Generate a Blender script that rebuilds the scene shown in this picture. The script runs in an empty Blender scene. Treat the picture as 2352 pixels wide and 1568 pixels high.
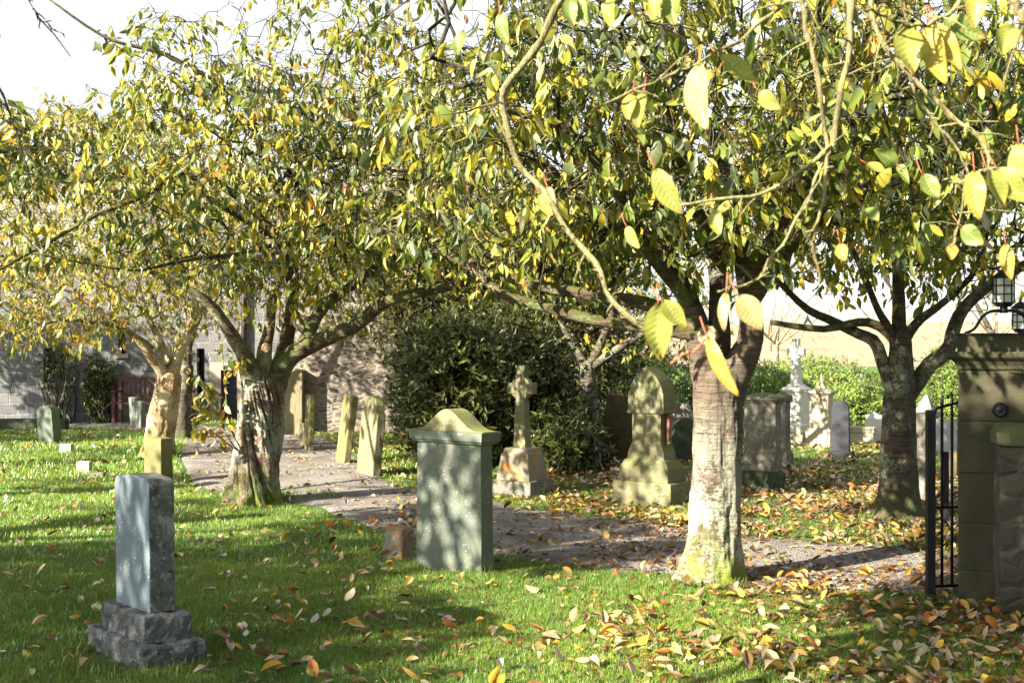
import bpy, bmesh, math
import numpy as np
from mathutils import Vector, noise as mnoise

S = bpy.context.scene
C = S.collection
rng = np.random.default_rng(11)
PI = math.pi
def reseed(text):
    global rng
    rng = np.random.default_rng(sum((k + 3) * ord(ch) for k, ch in enumerate(text)))

# ------------------------------------------------------------------ camera, sky, sun, exposure
EYE = 1.6
F, CX, CY = 3000.0, 1176.0, 784.0          # focal length in units of a 2352-wide picture
cam = bpy.data.objects.new('camera', bpy.data.cameras.new('camera')); C.objects.link(cam)
cam.location = (0, 0, EYE); cam.rotation_euler = (math.radians(90), 0, 0)
cam.data.sensor_width = 36; cam.data.lens = 36 * F / 2352; cam.data.clip_end = 3000
cam.data.dof.use_dof = True; cam.data.dof.focus_distance = 10.5; cam.data.dof.aperture_fstop = 11
S.camera = cam

SUN_EL, SUN_ROT = math.radians(25), math.radians(235)
sun_dir = Vector((math.sin(SUN_ROT) * math.cos(SUN_EL), math.cos(SUN_ROT) * math.cos(SUN_EL), math.sin(SUN_EL)))
W = bpy.data.worlds.new('World'); S.world = W; W.use_nodes = True
nt = W.node_tree; bg = nt.nodes['Background']
sky = nt.nodes.new('ShaderNodeTexSky'); sky.sky_type = 'NISHITA'; sky.sun_disc = False
sky.sun_elevation = SUN_EL; sky.sun_rotation = SUN_ROT; sky.dust_density = 1.2; sky.ozone_density = 1.0; sky.air_density = 1.0
hs = nt.nodes.new('ShaderNodeHueSaturation'); hs.inputs['Saturation'].default_value = .22; hs.inputs['Value'].default_value = 1.0
nt.links.new(sky.outputs[0], hs.inputs['Color']); nt.links.new(hs.outputs[0], bg.inputs[0]); bg.inputs[1].default_value = 0.054
sl = bpy.data.lights.new('sun', 'SUN'); sl.energy = 5.0; sl.angle = math.radians(0.55); sl.color = (1.0, 0.90, 0.74)
so = bpy.data.objects.new('sun', sl); C.objects.link(so); so.rotation_euler = sun_dir.to_track_quat('Z', 'Y').to_euler()
S.view_settings.view_transform = 'Standard'; S.view_settings.look = 'None'; S.view_settings.exposure = 2.45; S.view_settings.gamma = 1
S.render.engine = 'CYCLES'
S.cycles.use_denoising = True; S.cycles.max_bounces = 7; S.cycles.diffuse_bounces = 4; S.cycles.transmission_bounces = 4
S.cycles.glossy_bounces = 2; S.cycles.sample_clamp_indirect = 6; S.cycles.caustics_reflective = False; S.cycles.caustics_refractive = False

# ------------------------------------------------------------------ helpers
def gz(x, y):
    "ground height"
    x = np.asarray(x, float); y = np.asarray(y, float)
    h = 0.035 * np.sin(x * 0.55 + 1.0) * np.sin(y * 0.42 + 0.5) + 0.012 * np.sin(x * 1.7 + y * 0.8) + 0.008 * np.sin(y * 2.3 - x * 1.1)
    return h * np.clip((y - 2) / 4, 0.2, 1)
def gzf(x, y): return float(gz(x, y))
def P(px, py, Y): return Vector(((px - CX) / F * Y, Y, EYE - (py - CY) / F * Y))
def GY(py): return EYE * F / (py - CY)
def GP(px, py):
    Y = GY(py); x = (px - CX) / F * Y
    return Vector((x, Y, gzf(x, Y)))

def tag(o, label=None, cat=None, group=None, kind=None):
    if label: o['label'] = label
    if cat: o['category'] = cat
    if group: o['group'] = group
    if kind: o['kind'] = kind
    return o
def empty(name, loc, rz=0, label=None, cat=None, group=None):
    o = bpy.data.objects.new(name, None); C.objects.link(o)
    o.location = loc; o.rotation_euler = (0, 0, rz); o.empty_display_size = .2
    return tag(o, label, cat, group)
def link(name, me, mat, parent=None, smooth=False):
    o = bpy.data.objects.new(name, me); C.objects.link(o)
    if mat is not None: me.materials.append(mat)
    if parent is not None: o.parent = parent
    if smooth: me.polygons.foreach_set('use_smooth', np.ones(len(me.polygons), bool))
    return o
def np_mesh(name, v, tris=None, quads=None, colors=None):
    v = np.ascontiguousarray(v, np.float32)
    me = bpy.data.meshes.new(name)
    parts = []; sizes = []
    if tris is not None and len(tris): parts.append(np.asarray(tris, np.int32).ravel()); sizes.append(np.full(len(tris), 3, np.int32))
    if quads is not None and len(quads): parts.append(np.asarray(quads, np.int32).ravel()); sizes.append(np.full(len(quads), 4, np.int32))
    loops = np.concatenate(parts); sizes = np.concatenate(sizes)
    me.vertices.add(len(v)); me.vertices.foreach_set('co', v.ravel())
    me.loops.add(len(loops)); me.loops.foreach_set('vertex_index', loops)
    me.polygons.add(len(sizes)); me.polygons.foreach_set('loop_start', np.concatenate([[0], np.cumsum(sizes)[:-1]]).astype(np.int32))
    me.polygons.foreach_set('loop_total', sizes)
    if colors is not None:
        at = me.color_attributes.new('Col', 'FLOAT_COLOR', 'POINT')
        c4 = np.ones((len(v), 4), np.float32); c4[:, :3] = colors
        at.data.foreach_set('color', c4.ravel())
    me.update(calc_edges=True)
    return me
def bm_obj(name, bm, mat, parent=None, smooth=False):
    me = bpy.data.meshes.new(name); bm.normal_update(); bm.to_mesh(me); bm.free()
    return link(name, me, mat, parent, smooth)
def norm(a): return a / np.maximum(np.linalg.norm(a, axis=-1, keepdims=True), 1e-9)

# ------------------------------------------------------------------ materials
def N(nt, t, **kw):
    n = nt.nodes.new(t)
    for k, v in kw.items(): setattr(n, k, v)
    return n
def new_mat(name):
    m = bpy.data.materials.new(name); m.use_nodes = True
    nt = m.node_tree; b = nt.nodes['Principled BSDF']; b.inputs['Roughness'].default_value = 0.85
    b.inputs['Specular IOR Level'].default_value = 0.3
    return m, nt, b
def mixc(nt, fac, a, b, blend='MIX'):
    n = N(nt, 'ShaderNodeMix', data_type='RGBA', blend_type=blend)
    for sock, val in ((n.inputs[0], fac), (n.inputs[6], a), (n.inputs[7], b)):
        if hasattr(val, 'links'): nt.links.new(val, sock)
        elif isinstance(val, (tuple, list)): sock.default_value = (*val, 1) if len(val) == 3 else val
        else: sock.default_value = val
    return n.outputs[2]
def ramp(nt, src, stops):
    n = N(nt, 'ShaderNodeValToRGB'); nt.links.new(src, n.inputs[0])
    e = n.color_ramp.elements
    while len(e) < len(stops): e.new(0.5)
    for i, (p, c) in enumerate(stops):
        e[i].position = p; e[i].color = (*c, 1) if isinstance(c, (tuple, list)) else (c, c, c, 1)
    return n.outputs[0]
def noise(nt, vec, scale, detail=5, rough=.6, dist=0.0):
    n = N(nt, 'ShaderNodeTexNoise'); n.inputs['Scale'].default_value = scale; n.inputs['Detail'].default_value = detail
    n.inputs['Roughness'].default_value = rough; n.inputs['Distortion'].default_value = dist
    nt.links.new(vec, n.inputs['Vector']); return n.outputs['Fac']
def objvec(nt, sc=(1, 1, 1), world=False):
    m = N(nt, 'ShaderNodeMapping'); m.inputs['Scale'].default_value = sc
    if world:
        g = N(nt, 'ShaderNodeNewGeometry'); nt.links.new(g.outputs['Position'], m.inputs[0])
    else:
        t = N(nt, 'ShaderNodeTexCoord'); nt.links.new(t.outputs['Object'], m.inputs[0])
    return m.outputs[0]
def bump(nt, b, h, strength=.5, dist=.01):
    n = N(nt, 'ShaderNodeBump'); n.inputs['Strength'].default_value = strength; n.inputs['Distance'].default_value = dist
    nt.links.new(h, n.inputs['Height']); nt.links.new(n.outputs[0], b.inputs['Normal']); return n
def mapr(nt, v, a, b, c=0, d=1):
    n = N(nt, 'ShaderNodeMapRange'); nt.links.new(v, n.inputs[0])
    for i, x in zip((1, 2, 3, 4), (a, b, c, d)): n.inputs[i].default_value = x
    return n.outputs[0]
def mul(nt, a, b, op='MULTIPLY'):
    n = N(nt, 'ShaderNodeMath', operation=op)
    for i, x in enumerate((a, b)):
        if hasattr(x, 'links'): nt.links.new(x, n.inputs[i])
        else: n.inputs[i].default_value = x
    return n.outputs[0]

def stone(name, c1, c2, lichen=None, amount=.5, scale=6, spots=None, streak=None, rough_bump=.35, moss=None):
    "weathered stone: two mottled tones, lichen blotches, small pale spots, vertical streaks, moss on top faces"
    m, nt, b = new_mat(name)
    v = objvec(nt)
    col = mixc(nt, ramp(nt, noise(nt, v, scale, 8, .65), [(.35, 0.0), (.68, 1.0)]), c1, c2)
    if streak:
        vs = objvec(nt, (9, 9, .9))
        col = mixc(nt, mul(nt, ramp(nt, noise(nt, vs, 2.2, 5, .6), [(.5, 0.0), (.72, 1.0)]), .75), col, streak)
    if lichen:
        t = .62 - .22 * amount
        col = mixc(nt, ramp(nt, noise(nt, v, scale * .9, 9, .72, .6), [(t, 0.0), (t + .07, 1.0)]), col, lichen)
    if spots:
        vo = N(nt, 'ShaderNodeTexVoronoi'); vo.inputs['Scale'].default_value = 38; nt.links.new(v, vo.inputs['Vector'])
        f = mul(nt, ramp(nt, vo.outputs['Distance'], [(.16, 1.0), (.26, 0.0)]), ramp(nt, noise(nt, v, 5, 4), [(.5, 0.0), (.58, 1.0)]))
        col = mixc(nt, f, col, spots)
    if moss:
        g = N(nt, 'ShaderNodeNewGeometry'); s = N(nt, 'ShaderNodeSeparateXYZ'); nt.links.new(g.outputs['Normal'], s.inputs[0])
        f = mul(nt, mapr(nt, s.outputs['Z'], .15, .7), ramp(nt, noise(nt, v, 9, 6, .7), [(.35, 0.0), (.55, 1.0)]))
        col = mixc(nt, f, col, moss)
    fine = noise(nt, v, 90, 4, .7)
    col = mixc(nt, .35, col, ramp(nt, fine, [(.3, .35), (.7, .95)]), 'MULTIPLY') if False else mixc(nt, mapr(nt, fine, .3, .7, 0, .35), col, (.03, .03, .025))
    nt.links.new(col, b.inputs['Base Color'])
    h = mul(nt, mul(nt, noise(nt, v, 22, 8, .7), 1.0), mul(nt, fine, .5), 'ADD')
    bump(nt, b, h, rough_bump, .02)
    return m

def bark(name, dark, light, lichen=None, moss=(.10, .13, .02), bands=True, moss_up=.3, lich_z=None, lich_amt=.5, fissure=None, base_z=.42):
    m, nt, b = new_mat(name)
    v = objvec(nt)
    vb = objvec(nt, (3, 3, 34) if bands else ((26, 26, 2.2)))
    n1 = noise(nt, vb, 1.6, 6, .65, .5); n2 = noise(nt, v, 7, 6, .6)
    col = mixc(nt, ramp(nt, n1, [(.36, 0.0), (.62, 1.0)]), dark, light)
    col = mixc(nt, mapr(nt, n2, .35, .7, 0, .55), col, tuple(x * .45 for x in dark))
    g = N(nt, 'ShaderNodeNewGeometry')
    sp = N(nt, 'ShaderNodeSeparateXYZ'); nt.links.new(g.outputs['Position'], sp.inputs[0])
    if lichen:
        t = .60 - .25 * lich_amt
        f = ramp(nt, mul(nt, noise(nt, v, 5, 3), .45, 'MULTIPLY'), [(0, 0.0), (1, 1.0)])
        f = mul(nt, mul(nt, noise(nt, v, 4, 3, .5), .5), mul(nt, noise(nt, v, 38, 7, .75), .5), 'ADD')
        f = ramp(nt, f, [(t, 0.0), (t + .05, 1.0)])
        if lich_z: f = mul(nt, f, mapr(nt, sp.outputs['Z'], lich_z[1], lich_z[0]))
        col = mixc(nt, f, col, lichen)
    if fissure: col = mixc(nt, ramp(nt, g.outputs['Pointiness'], [(.42, 1.0), (.50, 0.0)]), col, fissure)
    sn = N(nt, 'ShaderNodeSeparateXYZ'); nt.links.new(g.outputs['Normal'], sn.inputs[0])
    f = mul(nt, mapr(nt, sn.outputs['Z'], moss_up, moss_up + .5), ramp(nt, noise(nt, v, 9, 6, .7), [(.38, 0.0), (.55, 1.0)]))
    base = mul(nt, mapr(nt, sp.outputs['Z'], base_z, .03), ramp(nt, noise(nt, v, 6, 6, .7), [(.42, 0.0), (.52, 1.0)]))
    f = mul(nt, f, base, 'MAXIMUM')
    col = mixc(nt, f, col, moss)
    nt.links.new(col, b.inputs['Base Color'])
    h = mul(nt, n1, mul(nt, noise(nt, v, 45, 6, .7), .6), 'ADD')
    bump(nt, b, h, 1.0, .03)
    return m

def leaf_mat(name, trans=.42, gloss=.12, rough=.4):
    m = bpy.data.materials.new(name); m.use_nodes = True; nt = m.node_tree
    nt.nodes.clear(); out = N(nt, 'ShaderNodeOutputMaterial')
    at = N(nt, 'ShaderNodeVertexColor'); at.layer_name = 'Col'
    v = objvec(nt, world=True)
    col = mixc(nt, mapr(nt, noise(nt, v, 60, 3), .35, .7, 0, .35), at.outputs[0], (.30, .24, .04), 'MIX')
    d = N(nt, 'ShaderNodeBsdfDiffuse'); t = N(nt, 'ShaderNodeBsdfTranslucent'); g = N(nt, 'ShaderNodeBsdfGlossy')
    g.inputs['Roughness'].default_value = rough; g.inputs['Color'].default_value = (1, 1, 1, 1)
    nt.links.new(col, d.inputs[0]); nt.links.new(col, t.inputs[0])
    m1 = N(nt, 'ShaderNodeMixShader'); m1.inputs[0].default_value = trans
    nt.links.new(d.outputs[0], m1.inputs[1]); nt.links.new(t.outputs[0], m1.inputs[2])
    fr = N(nt, 'ShaderNodeFresnel'); fr.inputs[0].default_value = 1.4
    m2 = N(nt, 'ShaderNodeMixShader'); nt.links.new(mul(nt, fr.outputs[0], gloss * 5), m2.inputs[0])
    nt.links.new(m1.outputs[0], m2.inputs[1]); nt.links.new(g.outputs[0], m2.inputs[2])
    nt.links.new(m2.outputs[0], out.inputs[0])
    return m
def plain(name, c, rough=.7, metal=0.0, var=.25, bs=.15, scale=30):
    m, nt, b = new_mat(name); b.inputs['Roughness'].default_value = rough; b.inputs['Metallic'].default_value = metal
    v = objvec(nt); n = noise(nt, v, scale, 5, .65)
    nt.links.new(mixc(nt, mapr(nt, n, .3, .7, 0, 1), tuple(x * (1 - var) for x in c), tuple(min(1, x * (1 + var)) for x in c)), b.inputs['Base Color'])
    bump(nt, b, n, bs, .005); return m

M_leaf = leaf_mat('cherry_leaf', .50, .045); M_litter = leaf_mat('fallen_leaf', .25, .06, .5)
M_bush = leaf_mat('evergreen_leaf', .15, .09, .35); M_grass = leaf_mat('grass_blade', .48, .05, .5)
M_twig = bark('twig_bark', (.018, .015, .012), (.075, .065, .042), bands=False, moss_up=.2, moss=(.16, .17, .06))
M_twig_pale = bark('pale_twig_bark', (.16, .13, .08), (.34, .29, .18), bands=False, moss_up=.2, moss=(.28, .28, .12))
M_twig_near = bark('near_twig_bark', (.13, .10, .045), (.34, .29, .15), bands=False, moss_up=.0, moss=(.36, .36, .14))
M_red = plain('red_stalk', (.36, .10, .05), .5)

# ------------------------------------------------------------------ setting: ground, path
def ground():
    xs = np.unique(np.concatenate([-np.geomspace(9, 1200, 24)[::-1], np.arange(-9, 8.01, .15), np.geomspace(8.2, 1200, 24)]))
    ys = np.unique(np.concatenate([-np.geomspace(3, 400, 14)[::-1], np.arange(-3, 28.01, .15), np.geomspace(28.3, 1800, 26)]))
    X, Yv = np.meshgrid(xs, ys); Z = gz(X, Yv) * np.clip(1 - (np.hypot(X, Yv) - 40) / 60, 0, 1)
    v = np.stack([X, Yv, Z], -1).reshape(-1, 3); nx = len(xs)
    i, j = np.meshgrid(np.arange(nx - 1), np.arange(len(ys) - 1)); a = (j * nx + i).ravel()
    me = np_mesh('ground', v, quads=np.stack([a, a + 1, a + nx + 1, a + nx], 1))
    m, nt, b = new_mat('lawn_soil')
    w = objvec(nt, world=True)
    col = mixc(nt, ramp(nt, noise(nt, w, 1.3, 6), [(.35, 0.0), (.65, 1.0)]), (.035, .085, .012), (.065, .14, .022))
    col = mixc(nt, ramp(nt, noise(nt, w, 7, 6, .7), [(.56, 0.0), (.66, 1.0)]), col, (.07, .055, .025))
    col = mixc(nt, ramp(nt, noise(nt, w, 45, 5, .7), [(.4, 0.0), (.7, 1.0)]), col, (.11, .19, .035))
    nt.links.new(col, b.inputs['Base Color']); bump(nt, b, noise(nt, w, 60, 6, .8), 1.0, .03)
    return tag(link('ground', me, m, smooth=True), kind='structure')
ground()

PATH = [((-300, 966), (-300, 976)), ((60, 968), (60, 976)), ((390, 970), (390, 1000)), ((480, 978), (415, 1050)), ((640, 988), (440, 1112)), ((760, 1008), (560, 1148)),
        ((830, 1055), (700, 1165)), ((900, 1108), (800, 1195)), ((1000, 1125), (885, 1228)), ((1150, 1148), (1010, 1258)),
        ((1300, 1170), (1180, 1274)), ((1450, 1184), (1350, 1302)), ((1600, 1202), (1560, 1318)), ((1750, 1222), (1720, 1335)),
        ((1950, 1242), (1950, 1347)), ((2150, 1264), (2150, 1352)), ((2420, 1290), (2420, 1362)), ((3000, 1310), (3000, 1400))]
A = np.array([[*GP(*a)][:2] for a, b in PATH]); B = np.array([[*GP(*b)][:2] for a, b in PATH])
def resample(pts, n):
    pts = np.asarray(pts, float)
    d = np.concatenate([[0], np.cumsum(np.linalg.norm(np.diff(pts, axis=0), axis=1))]); t = np.linspace(0, len(pts) - 1, n)
    k = np.arange(len(pts)); out = np.empty((n, pts.shape[1]))
    i = np.clip(t.astype(int), 0, len(pts) - 2); f = (t - i)[:, None]
    p0 = pts[np.clip(i - 1, 0, len(pts) - 1)]; p1 = pts[i]; p2 = pts[i + 1]; p3 = pts[np.clip(i + 2, 0, len(pts) - 1)]
    return .5 * ((2 * p1) + (-p0 + p2) * f + (2 * p0 - 5 * p1 + 4 * p2 - p3) * f ** 2 + (-p0 + 3 * p1 - 3 * p2 + p3) * f ** 3)
NA = 320; A2 = resample(A, NA); B2 = resample(B, NA)
t_ = np.arange(NA)
A2[:, 1] += .06 * np.sin(t_ * .31) + .04 * np.sin(t_ * .83 + 1); B2[:, 1] += .05 * np.sin(t_ * .37 + 2) + .03 * np.sin(t_ * .91)
NW = 26; w_ = np.linspace(0, 1, NW)
PV = A2[:, None, :] * (1 - w_[None, :, None]) + B2[:, None, :] * w_[None, :, None]
PZ = gz(PV[..., 0], PV[..., 1]) + .022 * np.clip(np.minimum(w_, 1 - w_) * 14, 0, 1)[None, :] - .010
pv = np.concatenate([PV, PZ[..., None]], -1).reshape(-1, 3)
i, j = np.meshgrid(np.arange(NW - 1), np.arange(NA - 1)); a = (j * NW + i).ravel()
me = np_mesh('gravel_path', pv, quads=np.stack([a, a + NW, a + NW + 1, a + 1], 1))
m, nt, b = new_mat('gravel'); w = objvec(nt, world=True)
vo = N(nt, 'ShaderNodeTexVoronoi'); vo.inputs['Scale'].default_value = 75; nt.links.new(w, vo.inputs['Vector'])
col = mixc(nt, mapr(nt, vo.outputs['Color'], .1, .9), (.155, .145, .138), (.46, .43, .40))
col = mixc(nt, ramp(nt, noise(nt, w, 1.6, 6, .65), [(.42, 0.0), (.62, .75)]), col, (.12, .10, .08))
col = mixc(nt, ramp(nt, noise(nt, w, 38, 4, .8), [(.62, 0.0), (.68, .8)]), col, (.07, .05, .03))
nt.links.new(col, b.inputs['Base Color']); bump(nt, b, mul(nt, vo.outputs['Distance'], noise(nt, w, 12, 6, .8), 'ADD'), 1.0, .03)
tag(link('gravel_path', me, m, smooth=True), kind='structure')
PPOLY = np.concatenate([A2, B2[::-1]])
def in_path(x, y, grow=0):
    x = np.asarray(x); y = np.asarray(y); ins = np.zeros(x.shape, bool); q = np.roll(PPOLY, 1, axis=0)
    for (x1, y1), (x2, y2) in zip(PPOLY[::2], np.roll(PPOLY[::2], 1, axis=0)):
        if y1 == y2: continue
        c = ((y1 > y) != (y2 > y)) & (x < (x2 - x1) * (y - y1) / (y2 - y1) + x1)
        ins ^= c
    return ins

# ------------------------------------------------------------------ leaves
def leaf_template(fold=.35, curl=.25, w=.42, seg=4):
    t = np.array([0, .22, .5, .78, 1.0]); wid = np.array([0, .36, .5, .34, 0]) * w
    c = np.stack([np.zeros(5), t, -curl * t ** 2], 1)
    L = np.stack([-wid[1:4], t[1:4], -curl * t[1:4] ** 2 + fold * wid[1:4]], 1); R = L * [-1, 1, 1]
    v = np.concatenate([c, L, R])
    f = []
    for o, s in ((5, 1), (8, -1)):
        tr = [(0, o, 1), (1, o, o + 1), (1, o + 1, 2), (2, o + 1, o + 2), (2, o + 2, 3), (3, o + 2, 4)]
        f += [t if s == 1 else t[::-1] for t in tr]
    return v, np.array(f)
def diamond_template(w=.45):
    v = np.array([[0, 0, 0], [-.5 * w, .45, .08], [0, .5, 0], [.5 * w, .45, .08], [0, 1, -.15]])
    return v, np.array([(0, 2, 1), (1, 2, 4), (0, 3, 2), (2, 3, 4)])
def curl_templates():
    out = []
    for fold, curl, w in ((.3, .25, .54), (.9, -.4, .50), (.6, .5, .48), (1.6, -.3, .46), (.2, -.35, .56)):
        out.append(leaf_template(fold, curl, w))
    return out
def build_leaves(name, base, along, nrm, size, cols, mat, parent, tmpl, kind=None):
    tv, tf = tmpl; n = len(base)
    y = norm(along); x = norm(np.cross(y, nrm)); z = np.cross(x, y)
    tv = tv[None] if tv.ndim == 2 else tv[rng.integers(0, len(tv), n)]
    v = base[:, None, :] + size[:, None, None] * (tv[:, :, 0:1] * x[:, None] + tv[:, :, 1:2] * y[:, None] + tv[:, :, 2:3] * z[:, None]); tv = tmpl[0] if tmpl[0].ndim == 2 else tmpl[0][0]
    f = tf[None] + (np.arange(n) * len(tv))[:, None, None]
    c = np.repeat(cols[:, None, :], len(tv), 1)
    me = np_mesh(name, v.reshape(-1, 3), tris=f.reshape(-1, 3), colors=c.reshape(-1, 3))
    o = link(name, me, mat, parent)
    if kind: o['kind'] = kind
    return o
def pick_cols(n, palette, weights, jit=.18):
    p = np.array(palette)[rng.choice(len(palette), n, p=np.array(weights) / sum(weights))]
    return np.clip(p * (1 + rng.normal(0, jit, (n, 1))) * (1 + rng.normal(0, .06, (n, 3))), .005, .9)
GREEN, LIME, YEL, ORG, DKG = (.13, .19, .04), (.28, .29, .045), (.52, .42, .05), (.46, .24, .04), (.065, .115, .055)
AUT = [GREEN, LIME, YEL, ORG, DKG]

# ------------------------------------------------------------------ tubes
def tube_arrays(pts, rad, ns, phase=0.0):
    pts = np.asarray(pts, float); n = len(pts)
    tan = norm(np.gradient(pts, axis=0)); up = np.array([0, 0, 1.0])
    ref = np.where(np.abs(tan[:, 2:3]) > .9, np.array([[1.0, 0, 0]]), up[None])
    if (np.abs(tan[:, 2]) > .9).any() and not (np.abs(tan[:, 2]) > .9).all(): ref = np.broadcast_to(np.array([.31, .87, .38]), tan.shape)
    x = norm(np.cross(tan, ref)); y = np.cross(tan, x)
    a = np.linspace(0, 2 * PI, ns, endpoint=False) + phase
    v = pts[:, None] + np.asarray(rad)[:, None, None] * (np.cos(a)[None, :, None] * x[:, None] + np.sin(a)[None, :, None] * y[:, None])
    i = np.arange(n - 1)[:, None] * ns; j = np.arange(ns)[None]; k = (np.arange(ns)[None] + 1) % ns
    q = np.stack([i + j, i + k, i + ns + k, i + ns + j], -1).reshape(-1, 4)
    return v.reshape(-1, 3), q
class Tubes:
    def __init__(s): s.v = []; s.q = []; s.n = 0
    def add(s, pts, rad, ns=4):
        v, q = tube_arrays(pts, rad, ns); s.v.append(v); s.q.append(q + s.n); s.n += len(v)
    def mesh(s, name): return np_mesh(name, np.concatenate(s.v), quads=np.concatenate(s.q))
def limb_mesh(name, pts, rad, ns=16, rough=.08, freq=9, cap=True):
    "a limb with a knobbly surface"
    pts = np.asarray(pts, float); v, q = tube_arrays(pts, rad, ns); v = v.reshape(len(pts), ns, 3)
    for i in range(len(pts)):
        for k in range(ns):
            p = v[i, k]; d = p - pts[i]
            f = 1 + rough * (mnoise.noise(Vector(p * freq)) + .6 * mnoise.noise(Vector(p * freq * 2.7)))
            v[i, k] = pts[i] + d * f
    v = v.reshape(-1, 3)
    v = np.concatenate([v, pts[-1:]]); L = len(v) - 1; b0 = (len(pts) - 1) * ns
    tr = [(b0 + k, b0 + (k + 1) % ns, L) for k in range(ns)] if cap else []
    return np_mesh(name, v, tris=tr, quads=q)

# ------------------------------------------------------------------ trees
def poly(pxs, Ys):
    Ys = np.interp(np.linspace(0, 1, len(pxs)), np.linspace(0, 1, len(Ys)), Ys)
    return [P(x, y, Y) for (x, y), Y in zip(pxs, Ys)]
class Tree:
    def __init__(s, name, label, cat, base, group=None):
        reseed(label)
        s.o = empty(name, base, 0, label, cat, group); s.base = np.array(base)
        s.P = []; s.par = []; s.dir = []; s.depth = []; s.lr = []; s.chains = []; s.limb_n = 0
    def loc(s, pts): return np.asarray(pts, float) - s.base
    def add_limb(s, pts, r0, r1, mat, step=.10, wob=.02, ns=16, attach=True, skip=0.0, rough=.10, name='limb', power=1.0, dev=0):
        pts = np.array([list(p) for p in pts], float)
        L = np.linalg.norm(np.diff(pts, axis=0), axis=1).sum(); n = max(4, int(L / step))
        q = resample(pts, n); ph = rng.uniform(0, 9, 3)
        tt = np.linspace(0, L, n)[:, None]; q = q + wob * np.sin(tt * np.array([3.1, 2.7, 3.9]) + ph) * np.clip(tt / .4, 0, 1)
        rad = r0 + (r1 - r0) * np.linspace(0, 1, n) ** power
        o = link(name, limb_mesh(name, s.loc(q), rad, ns, rough), mat, s.o, smooth=True)
        if attach:
            i0 = len(s.P); prev = -1
            for k in range(n):
                if tt[k, 0] < skip: continue
                s.P.append(q[k]); s.par.append(prev); s.depth.append(0 if prev < 0 else s.depth[prev] + step)
                d = q[min(k + 1, n - 1)] - q[max(k - 1, 0)]; s.dir.append(d / (np.linalg.norm(d) + 1e-9)); s.lr.append(rad[k]); prev = len(s.P) - 1
        return o
    def grow(s, targets, step=.13, w=.22, wig=.035, droop=.0):
        P_ = np.zeros((len(s.P) + len(targets) * 14, 3)); n = len(s.P); P_[:n] = s.P; n0 = n; s.n0 = getattr(s, 'n0', n0)
        D = np.zeros(len(P_)); D[:n] = s.depth
        tg = np.asarray(targets); dmin = np.array([np.min(np.linalg.norm(P_[:n0] - t, axis=1)) for t in tg])
        tg = tg[np.argsort(dmin + rng.uniform(0, .35, len(tg)))]
        for t in tg:
            dist = np.linalg.norm(P_[:n] - t, axis=1); i = int(np.argmin(dist + w * D[:n])); d = dist[i]
            if d < .08: continue
            m = max(2, int(math.ceil(d / step))); m = min(m, 13)
            c = P_[i] + s.dir[i] * d * .38 + np.array([0, 0, .10 * d]); p0 = P_[i].copy(); prev = i; idx = [i]
            ph = rng.uniform(0, 6.28, 3); fr = rng.uniform(4, 9, 3)
            for k in range(1, m + 1):
                u = k / m; q = (1 - u) ** 2 * p0 + 2 * u * (1 - u) * c + u * u * t
                q = q + wig * np.sin(fr * u + ph) * u + rng.normal(0, .008, 3); q[2] -= droop * u * u * d
                dd = q - P_[prev]; dd /= (np.linalg.norm(dd) + 1e-9)
                P_[n] = q; D[n] = D[prev] + d / m; s.P.append(q); s.par.append(prev); s.dir.append(dd); s.depth.append(D[n]); s.lr.append(0)
                prev = n; idx.append(n); n += 1
            s.chains.append(idx)
    def finish(s, twig_mat, leaf_size=.095, per=1.0, palette=AUT, weights=(3, 5, 3, .8, 1.2), leaf_m=None, tmpl=None, r_tip=.0036, rexp=.44,
               bare=0.0, twiglen=(.10, .30), sides=4, leaf_filter=None, hang=1.0, leaves_per=(2, 5), rmax=.03):
        n = len(s.P); tips = np.zeros(n); n0 = s.n0
        haschild = np.zeros(n, bool); par = np.array(s.par)
        for i in range(n0, n): haschild[par[i]] = True
        for i in range(n - 1, n0 - 1, -1):
            if not haschild[i]: tips[i] += 1
            if par[i] >= 0: tips[par[i]] += tips[i]
        R = np.minimum(r_tip * np.maximum(tips, 1) ** rexp, rmax)
        tb = Tubes(); PP = np.array(s.P); off = s.base
        for idx in s.chains:
            r = R[idx].copy(); r[0] = min(R[idx[1]] * 1.15, s.lr[idx[0]] if s.lr[idx[0]] else 9); r[-1] = max(r[-1] * .8, .0016)
            tb.add(PP[idx] - off, r, 6 if r[0] > .012 else sides)
        tw = np.array([i for i in range(n0, n) if R[i] < .0085])
        B = []; Dn = []; own = []; favour = rng.choice(len(palette), n, p=np.array(weights) / sum(weights))
        for i in tw:
            k = rng.poisson(.9 * per)
            for _ in range(k):
                d = rng.normal(0, 1, 3); d[2] *= .6; d = d / np.linalg.norm(d) * .9 + s.dir[i] * .5 + np.array([0, 0, -.15 * hang]); d /= np.linalg.norm(d)
                L = rng.uniform(*twiglen); p0 = PP[i]; p1 = p0 + d * L * .55 + rng.normal(0, .008, 3); p2 = p0 + d * L + np.array([0, 0, -.22 * L * hang])
                tb.add(np.array([p0, p1, p2]) - off, [.0034, .0027, .0018], 3)
                if rng.random() < bare: continue
                m = rng.integers(*leaves_per)
                for q in range(m):
                    u = 1 - q * .22 * rng.uniform(.5, 1.3); u = max(u, .1)
                    B.append(p0 + (p2 - p0) * u); Dn.append(d); own.append(i)
        s.tw_obj = link('twigs', tb.mesh('twigs'), twig_mat, s.o, smooth=True); s.tw_obj['kind'] = 'stuff'
        if not B: return
        B = np.array(B); Dn = np.array(Dn)
        if leaf_filter is not None:
            k = leaf_filter(B); B = B[k]; Dn = Dn[k]; own = np.array(own)[k]
        m = len(B)
        al = np.array([0, 0, -1.0]) * hang + rng.normal(0, .38, (m, 3)) + Dn * .45
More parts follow.
